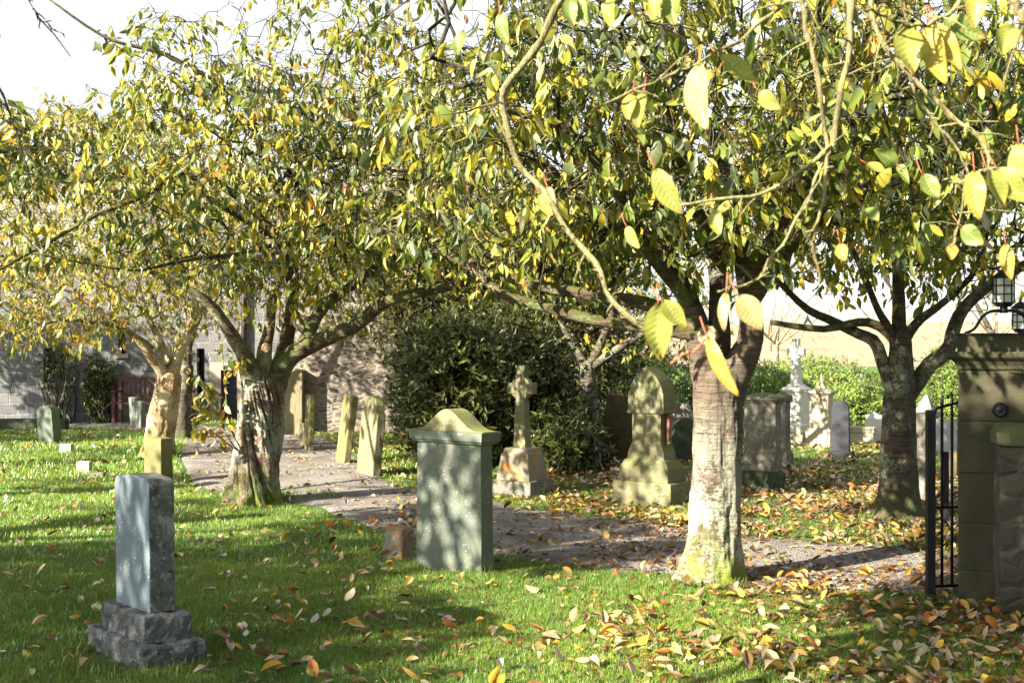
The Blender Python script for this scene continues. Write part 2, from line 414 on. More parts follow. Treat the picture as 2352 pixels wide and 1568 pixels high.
        out = B - B.mean(0); out[:, 2] *= .3
        nr = rng.normal(0, .8, (m, 3)) + norm(out) * .5 + np.array([0, 0, .45])
        sz = leaf_size * np.clip(rng.normal(1, .30, m), .35, 1.6)
        col = pick_cols(m, palette, weights); same = rng.random(m) < .6; fv = np.array(palette)[favour[np.array(own)]] * (1 + rng.normal(0, .15, (m, 1))); col[same] = np.clip(fv[same], .01, .9)
        half = rng.random(m) < .5
        for sel, t in ((half, tmpl or leaf_template(.35, .3, .43)), (~half, tmpl or leaf_template(.6, -.1, .38))):
            pass
        t1 = tmpl or (np.array([leaf_template(*q)[0] for q in ((.3, .2, .46), (.7, .35, .40), (.15, -.15, .42), (1.1, .1, .34), (.4, .55, .40), (.25, -.4, .48))]), leaf_template()[1])
        s.leaf_n = m
        o = build_leaves('foliage', B + norm(al) * .012 - off, al, nr, sz, col, leaf_m or M_leaf, s.o, t1, 'stuff')
        return o
def ell(c, r, n, lo=.25, bottom=None):
    d = norm(rng.normal(0, 1, (n, 3))); u = (lo ** 3 + (1 - lo ** 3) * rng.random((n, 1))) ** (1 / 3) * rng.uniform(.92, 1.06, (n, 1))
    return np.array(c) + d * u * np.array(r)

def trunk_mesh(spine, radii, ns=72, ridges=(), rough=.05, freq=7, twist=0.0, flare=None, crease=0.0):
    "spine: list of points; radii per point; ridges = (count, amplitude, phase) cosines round the trunk"
    n = 90 if not crease else 130; sp = resample(np.array([list(p) for p in spine]), n); rr = np.interp(np.linspace(0, 1, n), np.linspace(0, 1, len(radii)), radii)
    z0 = sp[0, 2]; v = np.zeros((n, ns, 3)); a = np.linspace(0, 2 * PI, ns, endpoint=False)
    for i in range(n):
        h = sp[i, 2] - z0; f = np.ones(ns)
        for c, amp, ph in ridges: f = f + amp * np.cos(c * (a + twist * h) + ph)
        if flare:
            for ang, amp, wd, hh in flare:
                dd = np.angle(np.exp(1j * (a - ang))); f = f + amp * np.exp(-(dd / wd) ** 2) * math.exp(-h / hh)
        x = np.cos(a) * rr[i]; y = np.sin(a) * rr[i]
        for k in range(ns):
            g = f[k] + rough * (mnoise.noise(Vector((x[k] * freq, y[k] * freq, sp[i, 2] * freq * .45))) + .5 * mnoise.noise(Vector((x[k] * freq * 3, y[k] * freq * 3, sp[i, 2] * freq * 1.4 + 7))))
            if crease:
                at = a[k] + twist * h
                nn = abs(mnoise.noise(Vector((math.cos(at) * 3.2, math.sin(at) * 3.2, h * 1.1 + 3)))); n2 = abs(mnoise.noise(Vector((math.cos(at) * 8, math.sin(at) * 8, h * 3.0 + 9))))
                g -= crease * (max(0, .22 - nn) / .22) ** 1.5 + crease * .45 * (max(0, .2 - n2) / .2)
            v[i, k] = (sp[i, 0] + x[k] * g, sp[i, 1] + y[k] * g, sp[i, 2])
    i = np.arange(n - 1)[:, None] * ns; j = np.arange(ns)[None]; k = (j + 1) % ns
    q = np.stack([i + j, i + k, i + ns + k, i + ns + j], -1).reshape(-1, 4)
    vv = np.concatenate([v.reshape(-1, 3), sp[-1:] + [[0, 0, rr[-1] * .3]]]); b0 = (n - 1) * ns
    tr = [(b0 + t, b0 + (t + 1) % ns, len(vv) - 1) for t in range(ns)]
    return np_mesh('trunk', vv, tris=tr, quads=q)
def add_trunk(T, spine, radii, mat, **kw):
    sp = [np.array(list(p)) - T.base for p in spine]
    return link('trunk', trunk_mesh(sp, radii, **kw), mat, T.o, smooth=True)
def cut_scar(T, p, d, r):
    "a sawn-off limb: pale disc in a rolled collar"
    tb = Tubes(); d = Vector(d).normalized(); x = d.orthogonal().normalized(); y = d.cross(x); p = Vector(p)
    ring = []
    bm = bmesh.new(); n = 20; prof = [(1.0, -.9), (1.12, -.3), (1.15, .05), (1.0, .22), (.8, .16), (.7, .05), (0, .06)]
    rows = []
    for rr, h in prof:
        if rr == 0: rows.append([bm.verts.new(p + d * h * r - Vector(T.base))]); continue
        rows.append([bm.verts.new(p + (x * math.cos(k / n * 2 * PI) + y * math.sin(k / n * 2 * PI)) * r * rr * (1 + .06 * math.sin(3 * k)) + d * h * r - Vector(T.base)) for k in range(n)])
    for a, b in zip(rows, rows[1:]):
        for k in range(n):
            if len(b) == 1: bm.faces.new((a[k], a[(k + 1) % n], b[0]))
            else: bm.faces.new((a[k], a[(k + 1) % n], b[(k + 1) % n], b[k]))
    return bm_obj('cut_scar', bm, M_scar, T.o, True)
M_scar = plain('sawn_wood', (.30, .22, .13), .8, scale=60)
LICH = (.42, .47, .34)
M_bark2 = bark('cherry_bark', (.065, .047, .033), (.175, .135, .10), (.37, .39, .30), fissure=(.03, .02, .013), lich_z=(.3, 1.25), lich_amt=.62, moss_up=.55, moss=(.17, .20, .03))
M_bark1 = bark('old_bark', (.11, .06, .035), (.24, .19, .14), (.33, .33, .26), bands=False, fissure=(.05, .026, .016), lich_amt=.5, moss_up=.75, moss=(.14, .18, .02))
M_bark0 = bark('warm_bark', (.20, .12, .06), (.42, .29, .16), (.50, .42, .28), bands=False, lich_amt=.45, moss_up=.8, moss=(.12, .15, .02))
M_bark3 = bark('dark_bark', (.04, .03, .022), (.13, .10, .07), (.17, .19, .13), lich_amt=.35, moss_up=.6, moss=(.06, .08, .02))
M_limb = bark('mossy_limb', (.05, .038, .022), (.19, .14, .08), (.15, .18, .08), lich_amt=.3, moss_up=.05, moss=(.075, .09, .016))
M_limb1 = bark('banded_limb', (.08, .05, .03), (.27, .19, .12), (.30, .33, .23), lich_amt=.35, moss_up=.1, moss=(.16, .20, .03))

# --- the cherry in the middle left, with a thick twisted trunk
b1 = GP(583, 1156)
T1 = Tree('cherry_tree', 'old cherry with a short thick twisted trunk beside the gravel path, left of centre', 'tree', b1)
Y1 = b1.y
add_trunk(T1, [P(580, 1175, Y1), P(583, 1120, Y1), P(590, 1040, Y1 - .02), P(600, 960, Y1), P(604, 900, Y1), P(606, 862, Y1)],
          [.31, .265, .235, .225, .222, .21, .12], M_bark1, ns=180, crease=.16, ridges=((3, .05, 1), (5, .05, 1), (9, .03, 2)), rough=.09, freq=8, twist=1.3,
          flare=((PI * .95, .35, .35, .12), (-PI * .45, .22, .4, .15), (-.3, .2, .4, .12), (PI * .5, .25, .5, .15)))
T1.add_limb(poly([(592, 905), (578, 860), (560, 820), (530, 775), (480, 700), (410, 650), (330, 610)], [Y1, Y1 - .3, Y1 - .8]), .135, .02, M_limb1, skip=.7, power=.7)
T1.add_limb(poly([(603, 900), (606, 845), (613, 800), (622, 760), (628, 690), (640, 600), (600, 520)], [Y1, Y1 - .12, Y1 - .1, Y1 + .3]), .125, .02, M_limb1, skip=.7, power=.6)
T1.add_limb(poly([(622, 890), (642, 840), (660, 795), (668, 720), (670, 620), (655, 500), (610, 370), (560, 235), (390, 135), (250, 95), (118, -5)], [Y1, Y1 + .1, Y1 - .6, Y1 - 1.4]), .125, .008, M_limb, skip=.5, power=.55)
T1.add_limb(poly([(628, 895), (655, 838), (700, 800), (755, 768), (816, 742), (880, 700), (950, 680), (1065, 650), (1150, 600)], [Y1, Y1 - .1, Y1 - .5, Y1 - .9]), .125, .03, M_limb, skip=.9, power=.75)
T1.add_limb(poly([(690, 805), (717, 745), (766, 690), (860, 612), (905, 500), (960, 380), (1000, 200)], [Y1, Y1 + .2, Y1 + .2]), .075, .012, M_limb, skip=.3)
T1.add_limb(poly([(668, 660), (630, 540), (540, 440), (430, 408), (312, 460), (208, 495), (104, 560), (0, 625), (-80, 660)], [Y1 - .3, Y1 - 1.2, Y1 - 2.0]), .045, .006, M_limb, skip=.2, ns=10)
T1.add_limb(poly([(655, 560), (560, 500), (460, 450), (385, 445), (290, 407), (190, 413), (110, 410), (0, 380), (-60, 350)], [Y1 - .3, Y1 - 1.0, Y1 - 1.4]), .03, .005, M_limb, skip=.2, ns=8)
T1.add_limb(poly([(645, 470), (700, 360), (720, 240), (760, 120), (860, 60), (960, -20)], [Y1 - .4, Y1, Y1 - .6]), .03, .006, M_limb, skip=.2, ns=8)
T1.add_limb(poly([(640, 560), (540, 580), (440, 600), (320, 620), (200, 600), (80, 585)], [Y1 - .3, Y1 - 1.6, Y1 - 2.2]), .025, .005, M_limb, skip=.2, ns=8)
cut_scar(T1, P(611, 799, Y1 - .22), (-.25, -1, .05), .042)
cut_scar(T1, P(553, 812, Y1 - .28), (-.4, -1, .05), .036)
tg = np.concatenate([ell(P(260, 330, 13.7), (1.1, .9, .6), 170), ell(P(430, 110, Y1 - 1.0), (.75, .8, .5), 45), ell(P(640, 410, Y1 - .8), (1.75, 2.0, 1.12), 880), ell(P(180, 480, Y1 - 1.3), (1.3, 1.2, .72), 120),
                     ell(P(820, 120, Y1 - .2), (1.1, 1.3, .75), 140), ell(P(900, 420, Y1 - .8), (1.1, 1.3, .9), 330)])
T1.grow(tg)
T1.finish(M_twig, per=1.6, bare=.42, leaf_size=.088, weights=(5, 5, 2.2, .5, 1.6), leaves_per=(3, 7))
# water shoot with leaves at the foot of the trunk
sh = Tubes(); shB = []
for pl in ([(560, 1040), (530, 985), (520, 920), (515, 850), (510, 800)], [(556, 1042), (520, 1000), (500, 930), (470, 880), (440, 860)],
           [(556, 1040), (510, 1010), (480, 985), (450, 990)], [(540, 1000), (500, 950), (465, 940), (455, 960)], [(520, 920), (480, 890), (450, 920)], [(515, 870), (540, 840), (560, 830)]):
    q = resample(np.array([list(p) for p in poly(pl, [Y1 - .22, Y1 - .55])]), 14); sh.add(q - T1.base, np.linspace(.008, .003, 14), 5)
    for p in q[4:]:
        for _ in range(2): shB.append(p + rng.normal(0, .02, 3))
link('water_shoot', sh.mesh('water_shoot'), M_twig_pale, T1.o, True)
shB = np.array(shB); k = len(shB)
build_leaves('shoot_foliage', shB - T1.base, rng.normal(0, .5, (k, 3)) + [0, -.1, -.6], rng.normal(0, .7, (k, 3)) + [0, -.5, .5], .10 * rng.uniform(.6, 1.25, k), pick_cols(k, AUT, (3, 4, 3, 2, 0)), M_leaf, T1.o, leaf_template(.3, .25, .5), 'stuff')

# --- the cherry right of centre, trunk in full sun
b2 = GP(1630, 1322)
T2 = Tree('cherry_tree', 'cherry with a sunlit lichen-covered trunk and mossy foot, right of the arched headstone', 'tree', b2)
Y2 = b2.y
add_trunk(T2, [P(1628, 1350, Y2), P(1633, 1290, Y2), P(1640, 1220, Y2), P(1645, 1120, Y2), P(1648, 1000, Y2), P(1650, 930, Y2), P(1652, 890, Y2), P(1652, 850, Y2)],
          [.25, .21, .180, .165, .162, .165, .168, .165, .12], M_bark2, ns=150, crease=.025, ridges=((3, .04, .6), (5, .04, 1), (11, .02, 0)), rough=.085, freq=10, twist=.5,
          flare=((PI * 1.1, .42, .3, .13), (-PI * .35, .2, .35, .12), (.1, .12, .3, .12), (-PI * .62, .12, .3, .12), (PI * .5, .25, .5, .15)))
T2.add_limb(poly([(1640, 990), (1630, 900), (1615, 820), (1608, 760), (1590, 700), (1555, 630), (1506, 565), (1420, 500), (1340, 470), (1250, 380)], [Y2, Y2 + .05, Y2 - .4]), .150, .022, M_bark2, skip=1.0, power=.6)
T2.add_limb(poly([(1656, 990), (1670, 895), (1700, 820), (1722, 770), (1728, 700), (1715, 620), (1700, 500), (1660, 380), (1600, 250), (1560, 60)], [Y2, Y2 + .05, Y2 - .3]), .158, .02, M_bark2, skip=1.0, power=.6)
T2.add_limb(poly([(1650, 850), (1655, 760), (1648, 680), (1645, 600), (1655, 540), (1720, 430), (1850, 330), (1960, 200), (2000, 30)], [Y2 + .1, Y2 + .1, Y2 - .5]), .095, .02, M_bark3, skip=.8, power=.7)
T2.add_limb(poly([(1720, 700), (1800, 580), (1880, 500), (1990, 420), (2110, 390), (2230, 300), (2380, 250)], [Y2, Y2 - .3, Y2 - .8]), .06, .015, M_limb, skip=.3)
T2.add_limb(poly([(1600, 752), (1495, 702), (1387, 688), (1279, 666), (1202, 640), (1109, 617), (1032, 592), (950, 575), (880, 520)], [Y2, Y2 + .4, Y2 + .9]), .052, .02, M_limb, skip=.6)
T2.add_limb(poly([(1600, 770), (1464, 743), (1372, 734), (1279, 715), (1202, 697), (1140, 666), (1085, 608), (1054, 560), (1026, 512), (990, 460), (890, 440)], [Y2, Y2 + .1, Y2 + .5]), .045, .018, M_limb, skip=.8)
T2.add_limb(poly([(1580, 690), (1480, 560), (1400, 400), (1280, 300), (1150, 260)], [Y2, Y2 - .9, Y2 - 1.6]), .05, .01, M_limb, skip=.3)
T2.add_limb(poly([(1650, 600), (1580, 450), (1560, 300), (1480, 150), (1400, 50)], [Y2, Y2 - 1.0, Y2 - 1.8]), .05, .01, M_limb, skip=.3)
T2.add_limb(poly([(1720, 640), (1820, 480), (1900, 330), (2050, 200), (2200, 80)], [Y2, Y2 - 1.0, Y2 - 2.0]), .05, .01, M_limb, skip=.3)
cut_scar(T2, P(1626, 770, Y2 - .15), (-.15, -1, .1), .06)
cut_scar(T2, P(1641, 592, Y2 - .05), (-.2, -1, .2), .05)
tg = np.concatenate([ell(P(1600, 230, Y2 - .5), (2.0, 2.3, 1.05), 1050), ell(P(1250, 330, Y2 - .1), (1.0, 1.7, .72), 380), ell(P(2080, 260, Y2 - .9), (1.1, 1.8, .85), 430),
                     ell(P(1250, 600, Y2 + .9), (.7, .8, .22), 60), ell(P(1480, 520, Y2), (.6, .7, .30), 80)])
tg = np.concatenate([tg, ell(P(1180, 500, Y2 + .3), (1.1, 1.0, .32), 130), ell((-.9, 8.1, 4.35), (1.7, 1.5, .4), 170), ell((1.6, 8.6, 4.6), (2.0, 1.7, .4), 170)]); tg = tg[tg[:, 1] > 5.2]
T2.grow(tg)
T2.finish(M_twig, per=1.6, bare=.42, leaf_size=.090, weights=(5, 5, 2.2, .4, 1.8), leaves_per=(3, 7))

# --- the cherry at the right, trunk in shade
b3 = GP(2063, 1188)
T3 = Tree('cherry_tree', 'cherry with a dark forking trunk in shade just left of the iron gate', 'tree', b3); Y3 = b3.y
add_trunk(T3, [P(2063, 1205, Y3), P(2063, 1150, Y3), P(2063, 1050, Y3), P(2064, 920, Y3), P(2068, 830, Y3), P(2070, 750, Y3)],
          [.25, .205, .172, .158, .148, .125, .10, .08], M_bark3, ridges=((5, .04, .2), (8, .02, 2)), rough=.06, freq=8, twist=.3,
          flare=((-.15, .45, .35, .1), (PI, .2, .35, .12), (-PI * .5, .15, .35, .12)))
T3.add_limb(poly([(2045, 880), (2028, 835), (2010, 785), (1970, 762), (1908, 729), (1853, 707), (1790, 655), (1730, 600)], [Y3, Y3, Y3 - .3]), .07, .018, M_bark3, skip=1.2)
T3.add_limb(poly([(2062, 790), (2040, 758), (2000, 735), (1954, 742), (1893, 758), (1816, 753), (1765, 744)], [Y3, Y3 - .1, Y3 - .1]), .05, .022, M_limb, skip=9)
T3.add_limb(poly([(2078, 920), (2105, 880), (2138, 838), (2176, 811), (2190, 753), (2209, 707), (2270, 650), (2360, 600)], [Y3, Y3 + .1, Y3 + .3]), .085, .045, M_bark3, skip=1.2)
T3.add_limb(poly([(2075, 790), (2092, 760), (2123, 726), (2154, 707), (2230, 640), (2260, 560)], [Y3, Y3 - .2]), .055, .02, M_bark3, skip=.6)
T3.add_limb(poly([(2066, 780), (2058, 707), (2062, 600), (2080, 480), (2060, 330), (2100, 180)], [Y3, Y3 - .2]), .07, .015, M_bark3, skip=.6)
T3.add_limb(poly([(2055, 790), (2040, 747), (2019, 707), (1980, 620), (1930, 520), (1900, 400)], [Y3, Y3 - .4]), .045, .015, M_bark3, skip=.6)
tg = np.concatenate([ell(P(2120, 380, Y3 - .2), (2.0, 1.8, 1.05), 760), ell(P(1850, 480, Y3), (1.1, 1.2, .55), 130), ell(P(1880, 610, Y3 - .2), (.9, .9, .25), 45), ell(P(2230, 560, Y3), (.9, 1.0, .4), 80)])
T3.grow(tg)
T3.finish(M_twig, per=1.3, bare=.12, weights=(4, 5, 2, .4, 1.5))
# a few drooping sprays under T3 against the bright background
# --- the cherry behind the bright green post on the left
b0 = GP(366, 1042)
T0 = Tree('cherry_tree', 'cherry with a warm brown sunlit trunk on the lawn, behind the yellow-green upright stone', 'tree', b0); Y0 = b0.y
add_trunk(T0, [P(362, 1052, Y0), P(366, 1010, Y0), P(373, 960, Y0), P(382, 910, Y0), P(388, 870, Y0), P(390, 848, Y0)], [.25, .215, .205, .195, .185, .17, .10], M_bark0,
          ridges=((4, .03, .2), (9, .02, 2)), rough=.07, freq=9, flare=((PI, .2, .35, .12), (-.4, .15, .35, .12)))
T0.add_limb(poly([(384, 870), (362, 843), (340, 811), (313, 772), (260, 735), (190, 690), (100, 640)], [Y0, Y0 - .8]), .11, .02, M_bark0, skip=.8, power=.7)
T0.add_limb(poly([(394, 870), (412, 805), (432, 765), (450, 690), (440, 600), (400, 480)], [Y0, Y0 - .3]), .11, .02, M_bark0, skip=.8, power=.7)
T0.add_limb(poly([(385, 850), (370, 780), (330, 700), (300, 600), (260, 450)], [Y0, Y0 - .6]), .06, .02, M_bark0, skip=.8)
T0.add_limb(poly([(350, 800), (300, 760), (230, 740), (130, 740), (40, 760)], [Y0 - .2, Y0 - 1.5]), .04, .012, M_twig_pale, skip=.3, ns=8)
cut_scar(T0, P(379, 826, Y0 - .2), (-.2, -1, .1), .06); cut_scar(T0, P(430, 852, Y0 - .18), (.1, -1, .05), .05)
tg = np.concatenate([ell(P(230, 490, Y0 - .3), (2.6, 2.2, 1.65), 900), ell(P(0, 620, Y0 - 1), (1.7, 1.4, 1.1), 220), ell(P(60, 720, Y0 - 1.2), (1.3, .9, .35), 80), ell(P(420, 690, Y0), (.9, 1.2, .6), 110)])
T0.grow(tg, step=.16)
T0.finish(M_twig_pale, per=1.5, twiglen=(.15, .4), weights=(1.5, 4.5, 5, 1.6, .2), leaf_size=.095, bare=.4)

b0b = GP(419, 1008)
T0b = Tree('cherry_tree', 'slim dark-trunked cherry standing behind the warm brown cherry near the church door', 'tree', b0b); Y0b = b0b.y
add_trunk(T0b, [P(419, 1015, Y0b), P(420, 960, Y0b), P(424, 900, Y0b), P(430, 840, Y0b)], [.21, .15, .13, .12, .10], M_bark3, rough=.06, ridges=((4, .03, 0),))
T0b.add_limb(poly([(428, 860), (440, 780), (480, 680), (560, 560)], [Y0b]), .08, .02, M_bark3, skip=.6)
T0b.add_limb(poly([(428, 860), (410, 780), (350, 680), (300, 520)], [Y0b]), .08, .02, M_bark3, skip=.6)
T0b.grow(ell(P(400, 520, Y0b), (2.6, 2.2, 1.5), 420), step=.2)
T0b.finish(M_twig_pale, per=.8, weights=(1.5, 4, 5, 2, 0), leaf_size=.11, tmpl=diamond_template(), bare=.1)

# --- trees above and behind the evergreen
def back_tree(px, py, label, limbs, clouds, mat, twm, weights, step=.18, per=.9, size=.1, r=.14, top=None, pal=AUT, tm=None, name='cherry_tree', bare=.1, hang=1.0):
    b = GP(px, py); T = Tree(name, label, 'tree', b); Y = b.y; t = top or (px, 830)
    add_trunk(T, [P(px, py + 8, Y), P(px + 2, (py * 2 + t[1]) / 3, Y), P(*t, Y)], [r * 1.4, r, r * .9, r * .7], mat, ns=32, rough=.07, ridges=((4, .04, 0),))
    for pl, ys, r0 in limbs: T.add_limb(poly(pl, [Y + d for d in ys]), r0, .018, mat, skip=.5, ns=10, step=.15)
    tg = np.concatenate([ell(P(x, y, Y + dy), rr, n) for (x, y, dy, rr, n) in clouds]); T.grow(tg, step=step)
    T.finish(twm, per=per, weights=weights, leaf_size=size, tmpl=tm or diamond_template(), palette=pal, bare=bare, hang=hang); return T
back_tree(975, 1012, 'dark-limbed cherry leaning over the evergreen bush in front of the rubble wall',
          [([(975, 840), (930, 760), (880, 690), (840, 640)], (0, -.5), .07), ([(975, 840), (985, 740), (1000, 640), (980, 520)], (0, 0), .07), ([(975, 840), (1050, 770), (1130, 740), (1250, 730), (1360, 720)], (0, -.5), .08)],
          [(930, 570, 0, (2.0, 1.8, .95), 620), (1180, 600, 0, (1.9, 1.6, .85), 520), (840, 710, -.3, (.9, .9, .5), 140), (1080, 730, 0, (1.0, .9, .35), 110), (1330, 720, -.6, (1.2, .9, .4), 170)], M_bark3, M_twig, (4, 4, 1.6, .7, 3), per=1.3, bare=.25)
back_tree(1350, 1045, 'cherry with bare tangled twigs behind the evergreen bush and the arched headstone',
          [([(1350, 850), (1300, 760), (1260, 680)], (0, 0), .07), ([(1350, 850), (1400, 740), (1440, 640), (1480, 520)], (0, 0), .07), ([(1350, 850), (1450, 780), (1560, 720), (1680, 680)], (0, -.5), .07)],
          [(1450, 580, 0, (2.3, 1.8, 1.0), 560), (1480, 760, .4, (1.3, 1.0, .35), 90), (1700, 480, 0, (1.5, 1.4, .8), 160)], M_bark3, M_twig, (3, 4, 3, 1, 2), bare=.45, per=1.2)
back_tree(2330, 1040, 'cherry behind the gate pier with its trunk hidden and bare tangled twigs above',
          [([(2330, 850), (2280, 760), (2230, 680)], (0, 0), .07), ([(2330, 850), (2380, 740), (2440, 600)], (0, 0), .07)],
          [(2330, 540, 0, (1.9, 1.8, 1.2), 420)], M_bark3, M_twig, (3, 4, 3, 1, 2), bare=.3)
# off-frame trees whose shade falls across the foreground
def shade_tree(x, y, label, clouds, top=2.2, per=.9):
    b = Vector((x, y, gzf(x, y))); T = Tree('cherry_tree', label, 'tree', b)
    add_trunk(T, [b - Vector((0, 0, .1)), b + Vector((0, 0, top * .5)), b + Vector((.03, 0, top))], [.26, .19, .17, .14], M_bark2, ns=40, rough=.06, ridges=((4, .04, 0),))
    for (cx, cy, cz, rx, ry, rz, n) in clouds:
        T.add_limb([b + Vector((0, 0, top - .3)), b + Vector(((cx - x) * .5, (cy - y) * .5, top * .3 + cz * .4)), Vector((cx, cy, cz))], .09, .02, M_bark2, skip=.5, ns=8, step=.2)
    tg = np.concatenate([ell((cx, cy, cz), (rx, ry, rz), n) for (cx, cy, cz, rx, ry, rz, n) in clouds])
    for sx, sy, sz_, rr in ((-1.86, 6.66, .5, .42), (-.4, 9.27, .45, .4), (.1, 13.7, .9, .45), (1.37, 12.9, .8, .5)):   # thinner foliage here: sun flecks reach the stones
        sh = (tg[:, 2] - sz_) / math.tan(SUN_EL); gx = tg[:, 0] + .819 * sh; gy = tg[:, 1] + .574 * sh
        tg = tg[(np.hypot(gx - sx, gy - sy) > rr) | (rng.random(len(tg)) < .3)]
    T.grow(tg, step=.2)
    T.finish(M_twig, per=per, tmpl=diamond_template(.5), leaf_size=.12); return T
SHADE = True
if SHADE:
    shade_tree(-8.6, 3.2, 'cherry out of view at the left that shades the lawn around the nearest small headstone', [(-8.7, 2.4, 3.7, 1.9, 2.4, .6, 1150), (-8.6, 4.8, 3.7, 1.5, 1.2, .5, 420), (-6.1, 5.5, 3.7, .9, .9, .35, 130)], per=1.9)
    shade_tree(-4.2, 1.0, 'cherry out of view at the lower left that shades the gate pier', [(-3.8, 2.3, 3.9, 1.0, 1.2, .4, 420), (-2.7, 4.2, 3.9, 1.1, 1.0, .4, 420), (-3.9, 3.4, 3.9, .6, .7, .35, 120)], per=1.8)
    shade_tree(-7.6, 7.6, 'cherry out of view at the left that shades the middle of the gravel path', [(-6.8, 7.0, 3.7, 1.5, 1.2, .4, 520), (-4.7, 9.2, 3.75, .9, .9, .35, 90), (-6.4, 10.4, 3.6, 1.1, 1.1, .4, 90), (-6.0, 13.4, 3.7, 1.5, 1.2, .6, 420)], per=1.5)
    shade_tree(-7.3, 12.1, 'cherry out of view at the left, its trunk shadow striping the small footstones', [(-10.6, 11.0, 3.6, .9, .9, .4, 70)])
    shade_tree(-6.3, 9.3, 'cherry out of view at the left, its trunk shadow behind the nearest headstone', [(-9.0, 8.4, 3.6, .9, .9, .4, 70)])
    shade_tree(-8.6, 15.7, 'cherry out of view at the left whose trunk shadow falls near the leaning grey-green headstone', [(-11.6, 15.0, 3.6, .9, .9, .4, 70)])
    shade_tree(-15.5, 19.0, 'cherry out of view at the far left that dapples the church wall', [(-14.6, 18.5, 3.8, 2.6, 2.4, 1.0, 900), (-12.4, 23.0, 3.5, 2.0, 1.5, 1.0, 620)], per=1.6)

# ------------------------------------------------------------------ evergreen bushes
def bush(name, label, centre, radii, n, leaf, palette, weights, tmpl=None, mat=None, group=None, stems=True, lumps=7, cat='bush', shell=.62):
    reseed(label)
    b = Vector((centre[0], centre[1], gzf(centre[0], centre[1]))); o = empty(name, b, 0, label, cat, group)
    c = np.array(centre); r = np.array(radii)
    lump_c = np.array([c + norm(rng.normal(0, 1, 3)) * r * rng.uniform(.35, .62) for _ in range(lumps)]); lump_r = rng.uniform(.42, .62, lumps)
    pts = []; nr = []
    each = n // (lumps + 1)
    for lc, lr in list(zip(lump_c, lump_r)) + [(c, .85)]:
        d = norm(rng.normal(0, 1, (each, 3))); u = rng.uniform(shell, 1.03, (each, 1)); pts.append(lc + d * u * r * lr); nr.append(d)
    pts = np.concatenate(pts); nr = np.concatenate(nr); k = pts[:, 2] > b.z + .02; pts = pts[k]; nr = nr[k]; m = len(pts)
    # rosettes: several leaves round each shoot tip
    reps = 5; p = np.repeat(pts[::1], reps, 0) + rng.normal(0, .015, (m * reps, 3)); q = np.repeat(nr, reps, 0)
    al = q * .55 + rng.normal(0, .75, (m * reps, 3)) + [0, 0, .1]
    sz = leaf * rng.uniform(.6, 1.25, m * reps); col = np.repeat(pick_cols(m, palette, weights, .3), reps, 0)
    build_leaves('foliage', p - np.array(b), al, q + rng.normal(0, .3, q.shape) + [0, 0, .4], sz, col, mat or M_bush, o, tmpl or diamond_template(.32), 'stuff')
    if stems:
        tb = Tubes()
        for _ in range(26):
            t = pts[rng.integers(m)]; s0 = np.array([c[0], c[1], b.z]) + rng.normal(0, .12, 3) * [1, 1, 0]
            mid = (s0 + t) / 2 + rng.normal(0, .12, 3); tb.add(resample(np.array([s0, mid, t]), 8) - np.array(b), np.linspace(.02, .005, 8), 5)
        link('stems', tb.mesh('stems'), M_bark3, o, True)
    return o
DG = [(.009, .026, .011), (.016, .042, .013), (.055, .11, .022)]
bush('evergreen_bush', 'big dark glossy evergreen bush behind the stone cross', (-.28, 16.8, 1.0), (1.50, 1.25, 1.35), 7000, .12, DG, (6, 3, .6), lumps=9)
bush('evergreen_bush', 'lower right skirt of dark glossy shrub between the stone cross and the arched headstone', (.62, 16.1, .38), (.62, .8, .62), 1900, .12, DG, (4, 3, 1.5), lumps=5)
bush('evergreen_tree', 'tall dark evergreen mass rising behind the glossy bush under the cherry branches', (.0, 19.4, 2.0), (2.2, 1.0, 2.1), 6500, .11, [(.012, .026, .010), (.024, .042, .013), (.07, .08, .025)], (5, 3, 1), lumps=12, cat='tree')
LG = [(.12, .22, .04), (.20, .32, .06), (.07, .13, .03)]
Mh = leaf_mat('hedge_leaf', .3, .1, .45)
bush('garden_shrub', 'light green shrub seen beyond the evergreen bush, left of the arched headstone', (P(1400, 850, 24).x, 24, 1.0), (1.3, 1.0, 1.1), 1500, .10, LG, (3, 2, 2), mat=Mh)
bush('garden_shrub', 'round sunlit green shrub behind the dark slab headstone', (P(1975, 930, 25).x, 25, .35), (.75, .8, .6), 1300, .08, LG, (2, 3, 1), mat=Mh)
bush('garden_shrub', 'leafy bright green shrub behind the pale pedestal monument with a spike', (P(1900, 890, 29).x, 29, .6), (1.5, 1.0, .75), 1500, .10, LG, (2, 3, 2), mat=Mh)
bush('garden_shrub', 'dark green conifer shrub between the right cherry and the gate pier', (P(2165, 900, 24).x, 24, .55), (.55, .7, 1.25), 1700, .08, LG, (3, .6, 3), mat=Mh)
bush('garden_shrub', 'green shrub far behind the arched headstone, showing between it and the sunlit trunk', (P(1600, 850, 29).x, 29, .6), (1.5, .9, .9), 1200, .10, LG, (3, 1, 3), mat=Mh)
bush('garden_shrub', 'bright hedge shrub seen left of the white cross monument', (P(1755, 890, 30).x, 30, .5), (1.2, .9, .75), 1000, .10, LG, (2, 3, 1), mat=Mh)
bush('garden_hedge', 'long pale green hedge closing the far side of the churchyard', (6, 39, .15), (16, .9, .55), 3000, .16, LG, (2, 2, 1), lumps=24, mat=Mh, cat='hedge')
bush('garden_shrub', 'dark climbing shrub trained on the church wall left of the bench', (P(232, 910, 25.6).x, 25.75, .62), (.42, .2, .8), 500, .10, DG, (2, 2, 1), lumps=4)
bush('garden_shrub', 'thin green shrub against the church wall under the dark window', (P(125, 880, 25.6).x, 25.75, 1.0), (.6, .2, .5), 90, .10, DG, (2, 1, 3), lumps=4)

